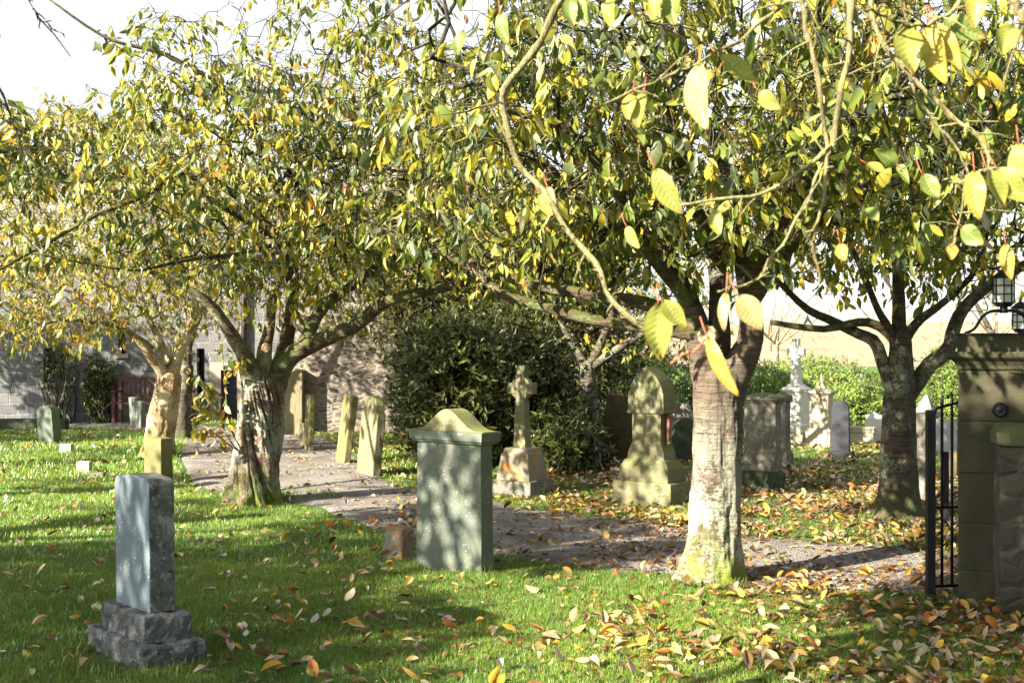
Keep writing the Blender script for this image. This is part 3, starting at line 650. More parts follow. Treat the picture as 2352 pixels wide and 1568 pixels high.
for (x, y, lab) in ((7.5, -4.5, 'tall dark evergreen behind the photographer to the right'), (1.0, -9.0, 'tall dark evergreen directly behind the photographer'), (11.5, 4.0, 'tall dark evergreen beyond the gate pier outside the view')):  # unseen evergreens added to block sky light and deepen the shade
    bush('evergreen_tree', lab, (x, y, 3.6), (3.2, 2.6, 3.7), 3000, .34, [(.012, .03, .010), (.02, .045, .014)], (1, 1), lumps=9, cat='tree')
# far bare woods on a low hill
hx = np.linspace(-260, 300, 60); hy = np.linspace(70, 420, 16); X, Yv = np.meshgrid(hx, hy)
hz = np.clip((Yv - 75) / 160, 0, 1) ** .8 * (4.6 + 1.0 * np.sin(X * .03) + .6 * np.sin(X * .09)) - .6
i, j = np.meshgrid(np.arange(59), np.arange(15)); a = (j * 60 + i).ravel()
m, nt, b = new_mat('hill_field'); w = objvec(nt, world=True)
nt.links.new(mixc(nt, noise(nt, w, .08, 6), (.24, .19, .12), (.34, .27, .17)), b.inputs['Base Color'])
tag(link('hill', np_mesh('hill', np.stack([X, Yv, hz], -1).reshape(-1, 3), quads=np.stack([a, a + 1, a + 61, a + 60], 1)), m, smooth=True), kind='structure')
M_far = plain('far_bark', (.24, .18, .12), .9)
TAN = [(.46, .36, .22), (.52, .44, .24), (.40, .28, .18)]
for (x, y, h, r, lab) in ((17, 84, 4.6, 5.2, 'pale bare tree far behind the white cross monument'), (25.5, 88, 5.2, 5.5, 'pale bare tree far behind the right cherry trunk'),
                     (34, 92, 5.6, 5.6, 'pale bare tree far off between the right cherry and the gate pier'), (43, 90, 5.4, 6.0, 'pale bare tree far off behind the gate pier'),
                     (9, 95, 5.0, 5.6, 'pale bare tree far behind the arched headstone'), (20.5, 104, 6.4, 6.5, 'tallest pale bare tree in the far background on the right'), (0, 90, 5, 5.5, 'pale bare tree far behind the evergreen bush')):
    b = Vector((x, y, -.05)); T = Tree('bare_tree', lab, 'tree', b, 'bare trees far behind the churchyard')
    add_trunk(T, [b, b + Vector((0, 0, h * .3)), b + Vector((.1, 0, h * .55))], [.22, .17, .12], M_far, ns=10, rough=.03)
    for q in range(5):
        an = q * 1.26; T.add_limb([b + Vector((0, 0, h * .3)), b + Vector((math.cos(an) * r * .4, math.sin(an) * r * .4, h * .6)), b + Vector((math.cos(an) * r * .7, math.sin(an) * r * .7, h * .85))], .08, .03, M_far, step=.4, ns=6, skip=.3)
    T.grow(ell(b + Vector((0, 0, h * .55)), (r, r * .7, h * .52), 420), step=.6, w=.1)
    T.finish(M_far, r_tip=.009, per=2.2, twiglen=(.5, 1.3), sides=3, leaf_size=.34, tmpl=diamond_template(), palette=TAN, weights=(1, 1, 1), bare=.25, hang=.2, rmax=.06, leaf_m=Mh)

# ------------------------------------------------------------------ stones: geometry helpers
def loft_box(levels, bm=None, off=(0, 0), noise_amp=0.0):
    "levels: (z, half_w, half_d); a rectangular body with any moulded profile"
    bm = bm or bmesh.new(); rows = []
    for z, hw, hd in levels: rows.append([bm.verts.new((off[0] + x * hw, off[1] + y * hd, z)) for x, y in ((-1, -1), (1, -1), (1, 1), (-1, 1))])
    bm.faces.new(rows[0][::-1]); bm.faces.new(rows[-1])
    for a, b in zip(rows, rows[1:]):
        for k in range(4): bm.faces.new((a[k], a[(k + 1) % 4], b[(k + 1) % 4], b[k]))
    return bm
def slab(outline, depth, bm=None, y0=0.0, z0=0.0):
    "outline: (x, z) polygon, counter-clockwise seen from the front; extruded along y"
    bm = bm or bmesh.new()
    f = [bm.verts.new((x, y0 - depth / 2, z + z0)) for x, z in outline]; g = [bm.verts.new((x, y0 + depth / 2, z + z0)) for x, z in outline]
    bm.faces.new(f); bm.faces.new(g[::-1]); n = len(f)
    for k in range(n): bm.faces.new((f[(k + 1) % n], f[k], g[k], g[(k + 1) % n]))
    return bm
def soften(bm, w=.008, seg=2, ang=25):
    bmesh.ops.recalc_face_normals(bm, faces=bm.faces)
    e = [e for e in bm.edges if len(e.link_faces) == 2 and e.calc_face_angle(0) > math.radians(ang)]
    bmesh.ops.bevel(bm, geom=e, offset=w, segments=seg, affect='EDGES', clamp_overlap=True, profile=.6); return bm
def rough(bm, amp=.004, freq=12, cuts=0, edge=.06):
    if cuts:
        for _ in range(cuts):
            e = [e for e in bm.edges if e.calc_length() > edge]
            if not e: break
            bmesh.ops.subdivide_edges(bm, edges=e, cuts=1, use_grid_fill=True)
    bmesh.ops.triangulate(bm, faces=[f for f in bm.faces if len(f.verts) > 4])
    bm.normal_update()
    s = Vector(rng.uniform(0, 50, 3))
    for v in bm.verts: v.co += v.normal * amp * (mnoise.noise(v.co * freq + s) + .5 * mnoise.noise(v.co * freq * 3 + s))
    return bm
def part(name, bm, mat, parent, amp=.003, bev=.008, cuts=2, freq=12, edge=.08):
    soften(bm, bev); rough(bm, amp, freq, cuts, edge); return bm_obj(name, bm, mat, parent, False)
def arc(cx, cz, r, a0, a1, n): return [(cx + r * math.cos(math.radians(a0 + (a1 - a0) * k / n)), cz + r * math.sin(math.radians(a0 + (a1 - a0) * k / n))) for k in range(n + 1)]
def rz_for(x, y, turn): return math.atan2(x, y) * -1 + math.radians(turn)   # face the camera, then turn (negative = towards the left)

# materials for the stones
MS_blue = stone('blue_grey_granite', (.12, .165, .20), (.17, .215, .24), None, spots=(.42, .47, .50), scale=5, rough_bump=.12)
MS_rough = stone('rough_grey_granite', (.045, .05, .052), (.22, .235, .235), (.30, .32, .31), .35, 14, spots=(.4, .42, .42), rough_bump=.9)
MS_sand = stone('green_sandstone', (.10, .125, .105), (.17, .18, .13), (.10, .135, .11), .35, 4, streak=(.12, .165, .145), spots=(.34, .37, .33), moss=(.13, .15, .04))
MS_olive = stone('olive_sandstone', (.13, .125, .065), (.22, .20, .11), (.12, .13, .05), .4, 5, spots=(.45, .45, .38), moss=(.18, .21, .05))
MS_orange = stone('orange_lichen_stone', (.20, .19, .13), (.27, .25, .18), (.38, .185, .04), .5, 7, spots=(.5, .5, .44))
MS_orange2 = stone('orange_lichen_block', (.17, .17, .14), (.24, .24, .2), (.30, .135, .04), .72, 9, spots=(.5, .5, .44))
MS_brown = stone('brown_slab', (.055, .045, .022), (.13, .10, .045), (.15, .10, .03), .5, 5, moss=(.09, .09, .02))
MS_darkgreen = stone('dark_green_slab', (.022, .035, .018), (.05, .06, .03), (.10, .13, .09), .25, 6)
MS_lime = stone('algae_green_stone', (.125, .12, .045), (.22, .18, .08), (.14, .15, .045), .4, 5, streak=(.13, .14, .045))
MS_pale = stone('pale_sandstone', (.42, .36, .26), (.55, .48, .36), (.30, .29, .22), .3, 7, spots=(.2, .2, .17))
MS_white = stone('white_marble', (.66, .64, .58), (.78, .76, .70), None, scale=6, rough_bump=.1)
MS_grey = stone('grey_granite', (.11, .105, .085), (.19, .175, .14), (.26, .26, .22), .35, 9, spots=(.5, .5, .46), moss=(.12, .14, .03))
MS_dark = stone('dark_granite', (.020, .022, .030), (.034, .037, .047), None, spots=(.07, .075, .09), rough_bump=.1)
MS_purple = stone('purple_grey_stone', (.24, .20, .20), (.36, .31, .29), (.30, .30, .26), .3, 6)
MS_red = stone('red_granite', (.22, .075, .06), (.30, .12, .09), None, scale=20, rough_bump=.1)
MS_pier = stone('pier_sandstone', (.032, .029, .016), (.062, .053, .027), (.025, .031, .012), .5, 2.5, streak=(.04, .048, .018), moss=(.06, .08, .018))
M_iron = plain('black_iron', (.009, .009, .010), .6, .1, .3, .2, 60)
M_iron_worn = M_iron

# --- small blue-grey headstone, front left
x0, y0 = -1.86, 6.66
o = empty('headstone', (x0 - .015, y0 + .02, gzf(x0, y0)), math.radians(-51), 'small blue-grey headstone with rough sides on a two-step granite base, nearest the camera', 'headstone')
part('base_step', loft_box([(-.12, .35, .17), (.105, .35, .165), (.115, .345, .16)]), MS_rough, o, .014, .012, 4, 22, .05)
part('plinth', loft_box([(.112, .275, .125), (.235, .27, .122), (.246, .262, .115)]), MS_rough, o, .010, .01, 4, 25, .05)
out = [(-.215, .246), (.215, .246)] + [(.215, .84)] + arc(.165, .86, .05, 0, 70, 4) + [(.0, .925)] + arc(-.165, .86, .05, 110, 180, 4) + [(-.215, .84)]
hb = part('stone', slab(out, .135), MS_blue, o, .002, .006, 2)
hb.rotation_euler = (0, math.radians(-1.2), 0)
hb.data.materials.append(MS_rough)
for pg in hb.data.polygons:
    if abs(pg.normal.y) < .6: pg.material_index = 1
# --- tall cornice headstone, centre
def cornice_stone():
    x, y = -.41, 9.27
    o = empty('headstone', (x, y, gzf(x, y)), math.radians(-40), 'broad green-grey headstone with a bell-shaped top on a moulded cornice, dappled with sun', 'headstone')
    part('stone', loft_box([(-.15, .315, .065), (.90, .305, .062)]), MS_sand, o, .003, .006, 3)
    part('cornice', loft_box([(.895, .312, .068), (.905, .33, .085), (.915, .332, .087), (.922, .345, .10), (.975, .352, .106), (.985, .352, .106)]), MS_sand, o, .0015, .003, 1)
    L = [(-.345, .0), (.345, .0), (.345, .006)] + [(.345 - .69 * t, .006 + .150 * (math.sin(PI * t) ** 3.2 if True else 0)) for t in np.linspace(.03, .97, 28)] + [(-.345, .006)]
    part('pediment', slab(L, .17, z0=.985), MS_olive, o, .002, .004, 1)
cornice_stone()
# --- orange lichen block
x, y = P(915, 1270, 9.75).x, 9.78
o = part('lichen_block', loft_box([(-.08, .105, .075), (.225, .085, .062), (.245, .07, .05)]), MS_orange2, None, .012, .015, 3, 16, .05)
o.location = (x, y, gzf(x, y)); o.rotation_euler = (0, math.radians(3), math.radians(-38)); tag(o, 'small orange-lichened stone block in the grass just left of the broad bell-topped headstone', 'footstone')
# --- celtic cross
def celtic():
    c = GP(1199, 1125); x, y = c.x, 13.75; z = gzf(x, y)
    o = empty('cross_monument', (x, y, z), math.radians(-33), 'mossy stone ring-headed cross on a tapering orange-lichened pedestal in front of the dark evergreen', 'monument')
    part('base_step', loft_box([(-.1, .25, .24), (.15, .25, .235), (.165, .245, .23)]), MS_grey, o, .008, .012, 3, 15)
    part('pedestal', loft_box([(.16, .205, .19), (.44, .165, .15), (.45, .15, .14), (.49, .14, .125), (.50, .13, .12)]), MS_orange, o, .004, .008, 3, 15)
    part('shaft', loft_box([(.50, .075, .06), (.98, .058, .05)]), MS_olive, o, .003, .006, 3)
    hw, hd, cz = .052, .046, 1.12
    bm = slab([(-hw, .96), (hw, .96), (hw * .8, cz - hw), (.155, cz - hw * 1.15), (.155, cz + hw * 1.15), (hw * .8, cz + hw), (hw * 1.15, 1.36), (-hw * 1.15, 1.36), (-hw * .8, cz + hw), (-.155, cz + hw * 1.15), (-.155, cz - hw * 1.15), (-hw * .8, cz - hw)], hd * 2)
    part('cross_head', bm, MS_olive, o, .003, .005, 2)
    bm = bmesh.new(); n = 40; rows = []
    for rr, yy in ((.068, -.034), (.122, -.034), (.122, .034), (.068, .034)):
        rows.append([bm.verts.new((rr * math.cos(k / n * 2 * PI), yy, cz + rr * math.sin(k / n * 2 * PI))) for k in range(n)])
    for a in range(4):
        for k in range(n): bm.faces.new((rows[a][k], rows[a][(k + 1) % n], rows[(a + 1) % 4][(k + 1) % n], rows[(a + 1) % 4][k]))
    rough(bm, .002, 20); bm_obj('ring', bm, MS_olive, o)
celtic()
# --- gothic arched headstone
def gothic():
    x, y = P(1497, 1150, 12.9).x, 12.9; z = gzf(x, y)
    o = empty('headstone', (x, y, z), math.radians(-38), 'tall pointed-arch headstone with red side columns on a stepped base, near the sunlit trunk', 'headstone')
    part('base_step', loft_box([(-.12, .335, .20), (.225, .335, .195), (.24, .33, .19)]), MS_olive, o, .007, .012, 3)
    part('plinth', loft_box([(.238, .285, .165), (.37, .28, .16), (.45, .235, .13), (.455, .23, .125)]), MS_olive, o, .004, .008, 2)
    part('stone', loft_box([(.452, .215, .115), (.52, .205, .11), (.60, .172, .105), (.63, .165, .10), (.95, .165, .10)]), MS_olive, o, .003, .006, 3)
    w = .205; L = [(-w, .94), (w, .94), (w, 1.03)]
    R = .36
    a1 = math.degrees(math.acos((R - w) / R))
    L += [( (w - R) + R * math.cos(math.radians(t)), 1.03 + R * math.sin(math.radians(t))) for t in np.linspace(4, a1 - 5, 12)]
    L += [(.02, 1.03 + R * math.sin(math.radians(a1)) * 1.0), (-.02, 1.03 + R * math.sin(math.radians(a1)))]
    L += [(-((w - R) + R * math.cos(math.radians(t))), 1.03 + R * math.sin(math.radians(t))) for t in np.linspace(a1 - 5, 4, 12)] + [(-w, 1.03)]
    part('arch', slab(L, .23), MS_olive, o, .003, .01, 2)
    part('moulding', loft_box([(.905, .205, .118), (.915, .213, .124), (.93, .213, .124), (.935, .208, .120), (.948, .208, .120)]), MS_olive, o, .001, .002, 0)
    for sx in (-1, 1):
        for sy in (0,):
            bm = bmesh.new(); bmesh.ops.create_cone(bm, cap_ends=True, segments=14, radius1=.021, radius2=.021, depth=.29)
            for v in bm.verts: v.co += Vector((sx * .190, sy * .085, .76))
            bm_obj('column', bm, MS_red, o, True)
            bm = bmesh.new(); bmesh.ops.create_cone(bm, cap_ends=True, segments=14, radius1=.034, radius2=.024, depth=.03)
            for v in bm.verts: v.co += Vector((sx * .188, sy * .085, .615))
            bm_obj('column_base', bm, MS_olive, o, True)
gothic()
# --- thin leaning posts and slabs
def upright(px, py, w, d, h, turn, lean, label, mat, top='flat', name='headstone', yy=None, tilt=0, group=None):
    Y = yy or GY(py); x = P(px, py, Y).x
    if top == 'round': L = [(-w / 2, -.15), (w / 2, -.15), (w / 2, h - w * .35)] + [(w / 2 * math.cos(a), h - w * .35 + w * .35 * math.sin(a)) for a in np.linspace(.2, PI - .2, 10)] + [(-w / 2, h - w * .35)]
    elif top == 'shoulder': L = [(-w / 2, -.15), (w / 2, -.15), (w / 2, h * .78), (w * .40, h * .80), (w * .36, h * .9), (w * .2, h * .98), (0, h), (-w * .2, h * .98), (-w * .36, h * .9), (-w * .40, h * .80), (-w / 2, h * .78)]
    elif top == 'peak': L = [(-w / 2, -.15), (w / 2, -.15), (w / 2, h * .93), (0, h), (-w / 2, h * .93)]
    elif top == 'ogee': L = [(-w / 2, -.15), (w / 2, -.15), (w / 2, h * .9), (w * .3, h * .91), (w * .12, h * .97), (0, h), (-w * .12, h * .97), (-w * .3, h * .91), (-w / 2, h * .9)]
    else: L = [(-w / 2, -.15), (w / 2, -.15), (w / 2 * .98, h * .985), (w * .1, h), (-w / 2 * .98, h * .99)]
    o = part(name, slab(L, d), mat, None, .006, .012, 3, 9)
    o.location = (x, Y, gzf(x, Y)); o.rotation_mode = 'ZYX'; o.rotation_euler = (math.radians(tilt), math.radians(lean), rz_for(x, Y, turn))
    return tag(o, label, 'headstone', group)
upright(710, 1034, .36, .07, .84, -78, 1, 'narrow green headstone seen edge-on, standing on the gravel with a short stone behind it', MS_lime, yy=19.5)
upright(695, 1018, .30, .07, .34, -76, 4, 'short stone leaning just behind the narrow edge-on green headstone', MS_olive, yy=20.4)
upright(787, 1061, .42, .09, .92, -74, 7, 'green headstone leaning right beside the gravel, the tallest between edge-on stone and evergreen bush', MS_lime, yy=17.5)
upright(846, 1096, .48, .11, .95, -66, 5, 'brown headstone leaning right against the left edge of the evergreen bush', MS_olive, 'shoulder', yy=15.7)
upright(364, 1104, .26, .20, .52, -42, 0, 'yellow-green upright stone with a flat top, directly behind the nearest grey headstone', MS_lime, yy=15.0)
upright(116, 1015, .34, .17, .60, -48, -5, 'grey-green round-shouldered headstone leaning left on the lawn before the church wall', MS_darkgreen if False else MS_sand, 'round', yy=20.9)
upright(310, 980, .30, .07, .55, -70, -4, 'thin edge-on slab in front of the bench, the left one of the two', MS_sand, yy=24.2)
upright(322, 984, .30, .09, .50, -70, 1, 'thin edge-on slab in front of the bench, the right one of the two', MS_sand, yy=23.8)
upright(153, 1036, .17, .12, .125, -20, 0, 'small cream footstone block on the lawn, the farther one near the leaning headstone', MS_pale, yy=19.1, name='footstone')
upright(194, 1077, .165, .12, .14, -20, 0, 'small cream footstone block on the sunlit lawn, right beside a low flat stone', MS_pale, yy=16.4, name='footstone')
upright(224, 1088, .17, .12, .06, -15, 0, 'low flat stone lying in the sunlit lawn beside the carved cream footstone', MS_grey, yy=15.85, name='footstone')
upright(1414, 1064, .50, .12, .86, -38, 8, 'dark brown slab leaning right behind the arched headstone', MS_brown, yy=17.2)
upright(1560, 1062, .42, .10, .60, 38, 10, 'dark mossy curved-top headstone leaning behind the arched headstone, half hidden by the trunk', MS_darkgreen, 'round', yy=17.3)
upright(1401, 1002, .36, .10, .78, -55, 6, 'blue-grey scrolled headstone leaning in the distance beyond the dark brown slab', MS_purple, 'ogee', yy=21.5)
upright(1566, 1008, .36, .10, .62, -15, 0, 'pale purple-grey round-topped headstone far behind the arched headstone', MS_purple, 'shoulder', yy=20.6)
upright(2114, 1150, .24, .30, .88, -10, 0, 'lichened upright slab in shade between the right cherry trunk and the iron gate', MS_grey, yy=13.3)
upright(2180, 1150, .20, .12, .60, -10, 0, 'small brown stone seen through the gate bars below the blank board', MS_brown, yy=15.3)
upright(2008, 1017, .26, .09, .47, -10, 0, 'white marble headstone with a shallow pointed top, partly hidden by the right cherry trunk', MS_white, 'ogee', yy=20.9)
# --- tall capped stone right of the trunk
def capped(px, Y, w, d, h, cap, base, turn, label, mat, basemat=None, name='headstone', spike=False):
    x = P(px, 0, Y).x; o = empty(name, (x, Y, gzf(x, Y)), rz_for(x, Y, turn), label, 'headstone' if name == 'headstone' else 'monument'); hw, hd = w / 2, d / 2
    bw, bh = base
    part('plinth', loft_box([(-.1, hw + bw, hd + bw), (bh - .02, hw + bw, hd + bw * .95), (bh, hw + bw * .6, hd + bw * .6), (bh + .015, hw + bw * .5, hd + bw * .5), (bh + .03, hw + .004, hd + .004)]), basemat or mat, o, .004, .006, 2)
    part('stone', loft_box([(bh + .025, hw, hd), (h - .11, hw * .98, hd * .98)]), mat, o, .003, .006, 2)
    part('cap', loft_box([(h - .12, hw + .004, hd + .004), (h - .11, hw + .012, hd + .012), (h - .10, hw + .018, hd + .018), (h - .075, hw + cap, hd + cap), (h - .045, hw + cap, hd + cap), (h - .005, hw * .3, hd * .5), (h, hw * .12, hd * .2)]), mat, o, .002, .004, 1)
    return o
capped(1752, 14.3, .37, .17, 1.05, .045, (.035, .17), -22, 'tall weathered headstone with shallow pointed cap and dark plinth, right of the sunlit trunk', MS_grey, MS_darkgreen)
capped(1797, 16.4, .16, .12, .95, .02, (.03, .2), -30, 'slender stone with a moulded head standing just behind the tall capped headstone', MS_grey)
o = capped(1887, 20.2, .30, .24, .90, .055, (.045, .27), -20, 'pale pedestal monument with a moulded cap and a small spike, left of the dark slab', MS_pale, name='monument')
bm = bmesh.new()
for zz, r1, r2, hh in ((.925, .075, .05, .05), (.965, .05, .03, .03), (1.0, .04, .04, .03), (1.07, .022, .006, .12)):
    q = bmesh.ops.create_cone(bm, cap_ends=True, segments=12, radius1=r1, radius2=r2, depth=hh)
    for v in q['verts']: v.co.z += zz
bm_obj('finial', bm, MS_pale, o, False)
# white cross monument
def white_cross():
    x, Y = P(1829, 0, 21.0).x, 21.0
    o = empty('cross_monument', (x, Y, gzf(x, Y)), rz_for(x, Y, -30), 'tall white marble cross monument on a moulded pedestal, beyond the tall capped headstone', 'monument')
    part('base_step', loft_box([(-.1, .24, .22), (.17, .24, .22), (.18, .235, .215)]), MS_pale, o, .003, .006, 1)
    part('plinth', loft_box([(.178, .215, .195), (.285, .21, .19), (.30, .19, .17)]), MS_white, o, .002, .006, 1)
    part('pedestal', loft_box([(.298, .165, .15), (.80, .155, .14), (.815, .185, .17), (.85, .19, .175), (.90, .12, .11), (.93, .10, .09)]), MS_white, o, .002, .004, 1)
    part('shaft', loft_box([(.925, .08, .065), (1.28, .058, .05)]), MS_white, o, .001, .004, 1)
    part('cross_head', slab([(-.058, 1.28), (.058, 1.28), (.05, 1.40), (.15, 1.39), (.15, 1.50), (.05, 1.49), (.055, 1.66), (-.055, 1.66), (-.05, 1.49), (-.15, 1.50), (-.15, 1.39), (-.05, 1.40)], .09), MS_white, o, .001, .004, 1)
    bm = bmesh.new(); n = 30; rows = []
    for rr, yy in ((.085, -.03), (.115, -.03), (.115, .03), (.085, .03)): rows.append([bm.verts.new((rr * math.cos(k / n * 2 * PI), yy, 1.445 + rr * math.sin(k / n * 2 * PI))) for k in range(n)])
    for a in range(4):
        for k in range(n): bm.faces.new((rows[a][k], rows[a][(k + 1) % n], rows[(a + 1) % 4][(k + 1) % n], rows[(a + 1) % 4][k]))
    bm_obj('ring', bm, MS_white, o)
white_cross()
# dark slab
x, Y = P(1931, 0, 18.25).x, 18.25
o = empty('headstone', (x, Y, gzf(x, Y)), rz_for(x, Y, -12), 'slim dark blue-grey polished slab with a curved top on a block base', 'headstone')
part('base_step', loft_box([(-.1, .175, .11), (.085, .175, .11), (.095, .168, .104)]), MS_dark, o, .001, .005, 1)
part('stone', slab([(-.125, .095), (.125, .095), (.118, .72), (.105, .735)] + [(.09 * math.cos(a), .755 + .04 * math.sin(a)) for a in np.linspace(.2, PI - .2, 9)] + [(-.105, .735), (-.118, .72)], .09), MS_dark, o, .001, .006, 1)
# chest tomb
x, Y = P(1980, 0, 20.6).x, 20.6
o = empty('chest_tomb', (x, Y, gzf(x, Y)), rz_for(x, Y, -8), 'low pale chest tomb with a moulded lid behind the slim dark slab', 'tomb')
part('chest', loft_box([(-.1, .20, .12), (.02, .20, .12), (.17, .18, .10)]), MS_pale, o, .004, .006, 2)
part('lid', loft_box([(.168, .19, .11), (.19, .205, .125), (.21, .19, .12), (.25, .205, .13), (.26, .205, .13)]), MS_pale, o, .003, .004, 1)
# far pyramid monument and far small white carving
x, Y = P(2128, 0, 18.8).x, 18.8
o = empty('monument', (x, Y, gzf(x, Y)), rz_for(x, Y, -20), 'blue-grey monument with a pyramid cap, seen between the right cherry trunk and the gate', 'monument')
part('stone', loft_box([(-.1, .13, .12), (.55, .13, .12)]), MS_purple, o, .002, .005, 1)
part('cap', loft_box([(.548, .135, .125), (.56, .155, .145), (.63, .155, .145), (.65, .12, .11), (.86, .02, .02)]), MS_purple, o, .002, .005, 1)
x, Y = P(1976, 0, 33).x, 33
o = empty('monument', (x, Y, 0), rz_for(x, Y, -20), 'small pale carved cross monument far off above the round shrub', 'monument')
part('plinth', loft_box([(-.1, .2, .2), (.2, .2, .2), (.22, .12, .12), (.40, .10, .10)]), MS_white, o, .003, .006, 1)
part('cross_head', slab([(-.05, .39), (.05, .39), (.05, .55), (.17, .55), (.17, .65), (.05, .65), (.05, .80), (-.05, .80), (-.05, .65), (-.17, .65), (-.17, .55), (-.05, .55)], .09), MS_white, o, .002, .005, 1)

# ------------------------------------------------------------------ gate, board, pier, lamp, wall
def tube_obj(name, pts, rad, mat, parent, ns=10, off=(0, 0, 0)):
    pts = np.array([list(p) for p in pts], float) - np.array(off); r = np.full(len(pts), rad) if np.isscalar(rad) else np.array(rad)
    v, q = tube_arrays(pts, r, ns); n = len(pts); v = np.concatenate([v, pts[:1], pts[-1:]]); L = len(v)
    tr = [((k + 1) % ns, k, L - 2) for k in range(ns)] + [((n - 1) * ns + k, (n - 1) * ns + (k + 1) % ns, L - 1) for k in range(ns)]
    return link(name, np_mesh(name, v, tris=tr, quads=q), mat, parent, True)
gb = Vector((P(2137, 0, 8.33).x, 8.33, gzf(2.7, 8.33)))
gate = empty('iron_gate', gb, 0, 'black iron gate leaf with two spear-topped bars beside the stone pier', 'gate')
xs_, xp = gb.x, P(2204, 0, 8.55).x
bm = loft_box([(0, .026, .026), (1.185, .026, .026), (1.195, .022, .022)]); part('stile', bm, M_iron, gate, 0, .003, 0)
def gpt(px, py, t=None):
    t = (px - 2137) / 67; Y = 8.33 + .22 * t; return P(px, py, Y) - gb
for px in (2163.5, 2186.5):
    a = gpt(px, 1345); b_ = gpt(px, 897); tube_obj('bar', [a, a.lerp(b_, .5), a.lerp(b_, .93), a.lerp(b_, .95), b_], [.0095, .0095, .0095, .0115, .001], M_iron, gate)
def rail(pts, r, nm='rail'):
    return tube_obj(nm, resample(np.array([list(p) for p in pts]), 16), r, M_iron, gate, 8)
rail([gpt(2147, 950), gpt(2150, 940), gpt(2158, 935), gpt(2175, 931), gpt(2204, 923)], .009)
rail([gpt(2140, 1164), gpt(2160, 1165), gpt(2204, 1164)], .008); rail([gpt(2140, 1345), gpt(2160, 1345), gpt(2204, 1343)], .011)
# blank board on a post beyond the gate
x, Y = P(2174, 0, 11.0).x, 11.0
o = empty('notice_board', (x, Y, gzf(x, Y)), rz_for(x, Y, 8), 'blank grey-white back of a notice board on a post, seen through the gate bars', 'notice board')
Mb = plain('board_back', (.42, .45, .47), .6, 0, .08, .05, 8)
part('board', slab([(-.083, .665), (.083, .665), (.083, .94), (-.083, .94)], .018), Mb, o, 0, .002, 0)
part('post', loft_box([(-.1, .022, .022), (.92, .022, .022)], off=(0, .033)), M_iron, o, 0, .003, 0)
# pier
PX, PYf = P(2301, 0, 8.2).x, 8.2
PR = math.radians(-19)
hp = .275
PO = Vector((P(2201, 0, 8.2).x, 8.2, 0)) + Vector((math.cos(PR) * hp - math.sin(PR) * hp, math.sin(PR) * hp + math.cos(PR) * hp, 0))
pier = empty('gate_pier', PO, PR, 'square sandstone gate pier with a moulded cap, under the nearer lantern at the right', 'gate pier')
hp = .275
zs = [-.1, .22, .555, .89, 1.19 - .02, 1.42]
zs = [-.12, .163, .46, .775, 1.10, 1.42]
for k in range(5):
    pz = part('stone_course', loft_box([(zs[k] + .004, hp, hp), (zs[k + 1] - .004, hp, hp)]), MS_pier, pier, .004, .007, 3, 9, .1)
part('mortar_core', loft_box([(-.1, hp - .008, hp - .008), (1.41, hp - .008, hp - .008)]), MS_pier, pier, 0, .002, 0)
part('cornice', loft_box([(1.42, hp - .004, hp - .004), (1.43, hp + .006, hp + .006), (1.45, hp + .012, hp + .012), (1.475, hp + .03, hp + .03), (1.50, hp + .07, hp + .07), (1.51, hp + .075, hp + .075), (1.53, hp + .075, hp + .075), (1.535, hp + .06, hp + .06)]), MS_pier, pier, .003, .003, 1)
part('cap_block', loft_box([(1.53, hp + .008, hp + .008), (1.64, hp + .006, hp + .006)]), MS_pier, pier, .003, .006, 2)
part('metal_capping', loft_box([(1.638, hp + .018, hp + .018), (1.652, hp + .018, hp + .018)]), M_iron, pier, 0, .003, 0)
# round boss on the pier face
bm = bmesh.new(); n = 24; rows = []
for rr, yy in ((.048, 0), (.048, -.012), (.040, -.020), (.034, -.012), (.02, -.010), (.008, -.016)):
    rows.append([bm.verts.new((rr * math.cos(k / n * 2 * PI), yy, rr * math.sin(k / n * 2 * PI))) for k in range(n)])
for a, b_ in zip(rows, rows[1:]):
    for k in range(n): bm.faces.new((a[k], a[(k + 1) % n], b_[(k + 1) % n], b_[k]))
bm.faces.new(rows[-1]); bo = bm_obj('boss', bm, M_iron, pier); bo.location = (-.03, -hp - .001, 1.176)
cab = tube_obj('cable', [(.02, -hp - .006, 1.41), (.09, -hp - .006, 1.40), (.115, -hp - .006, 1.37), (.112, -hp - .006, 1.10), (.10, -hp - .006, 1.08), (.02, -hp - .006, 1.075)], .004, M_iron, pier, 6)

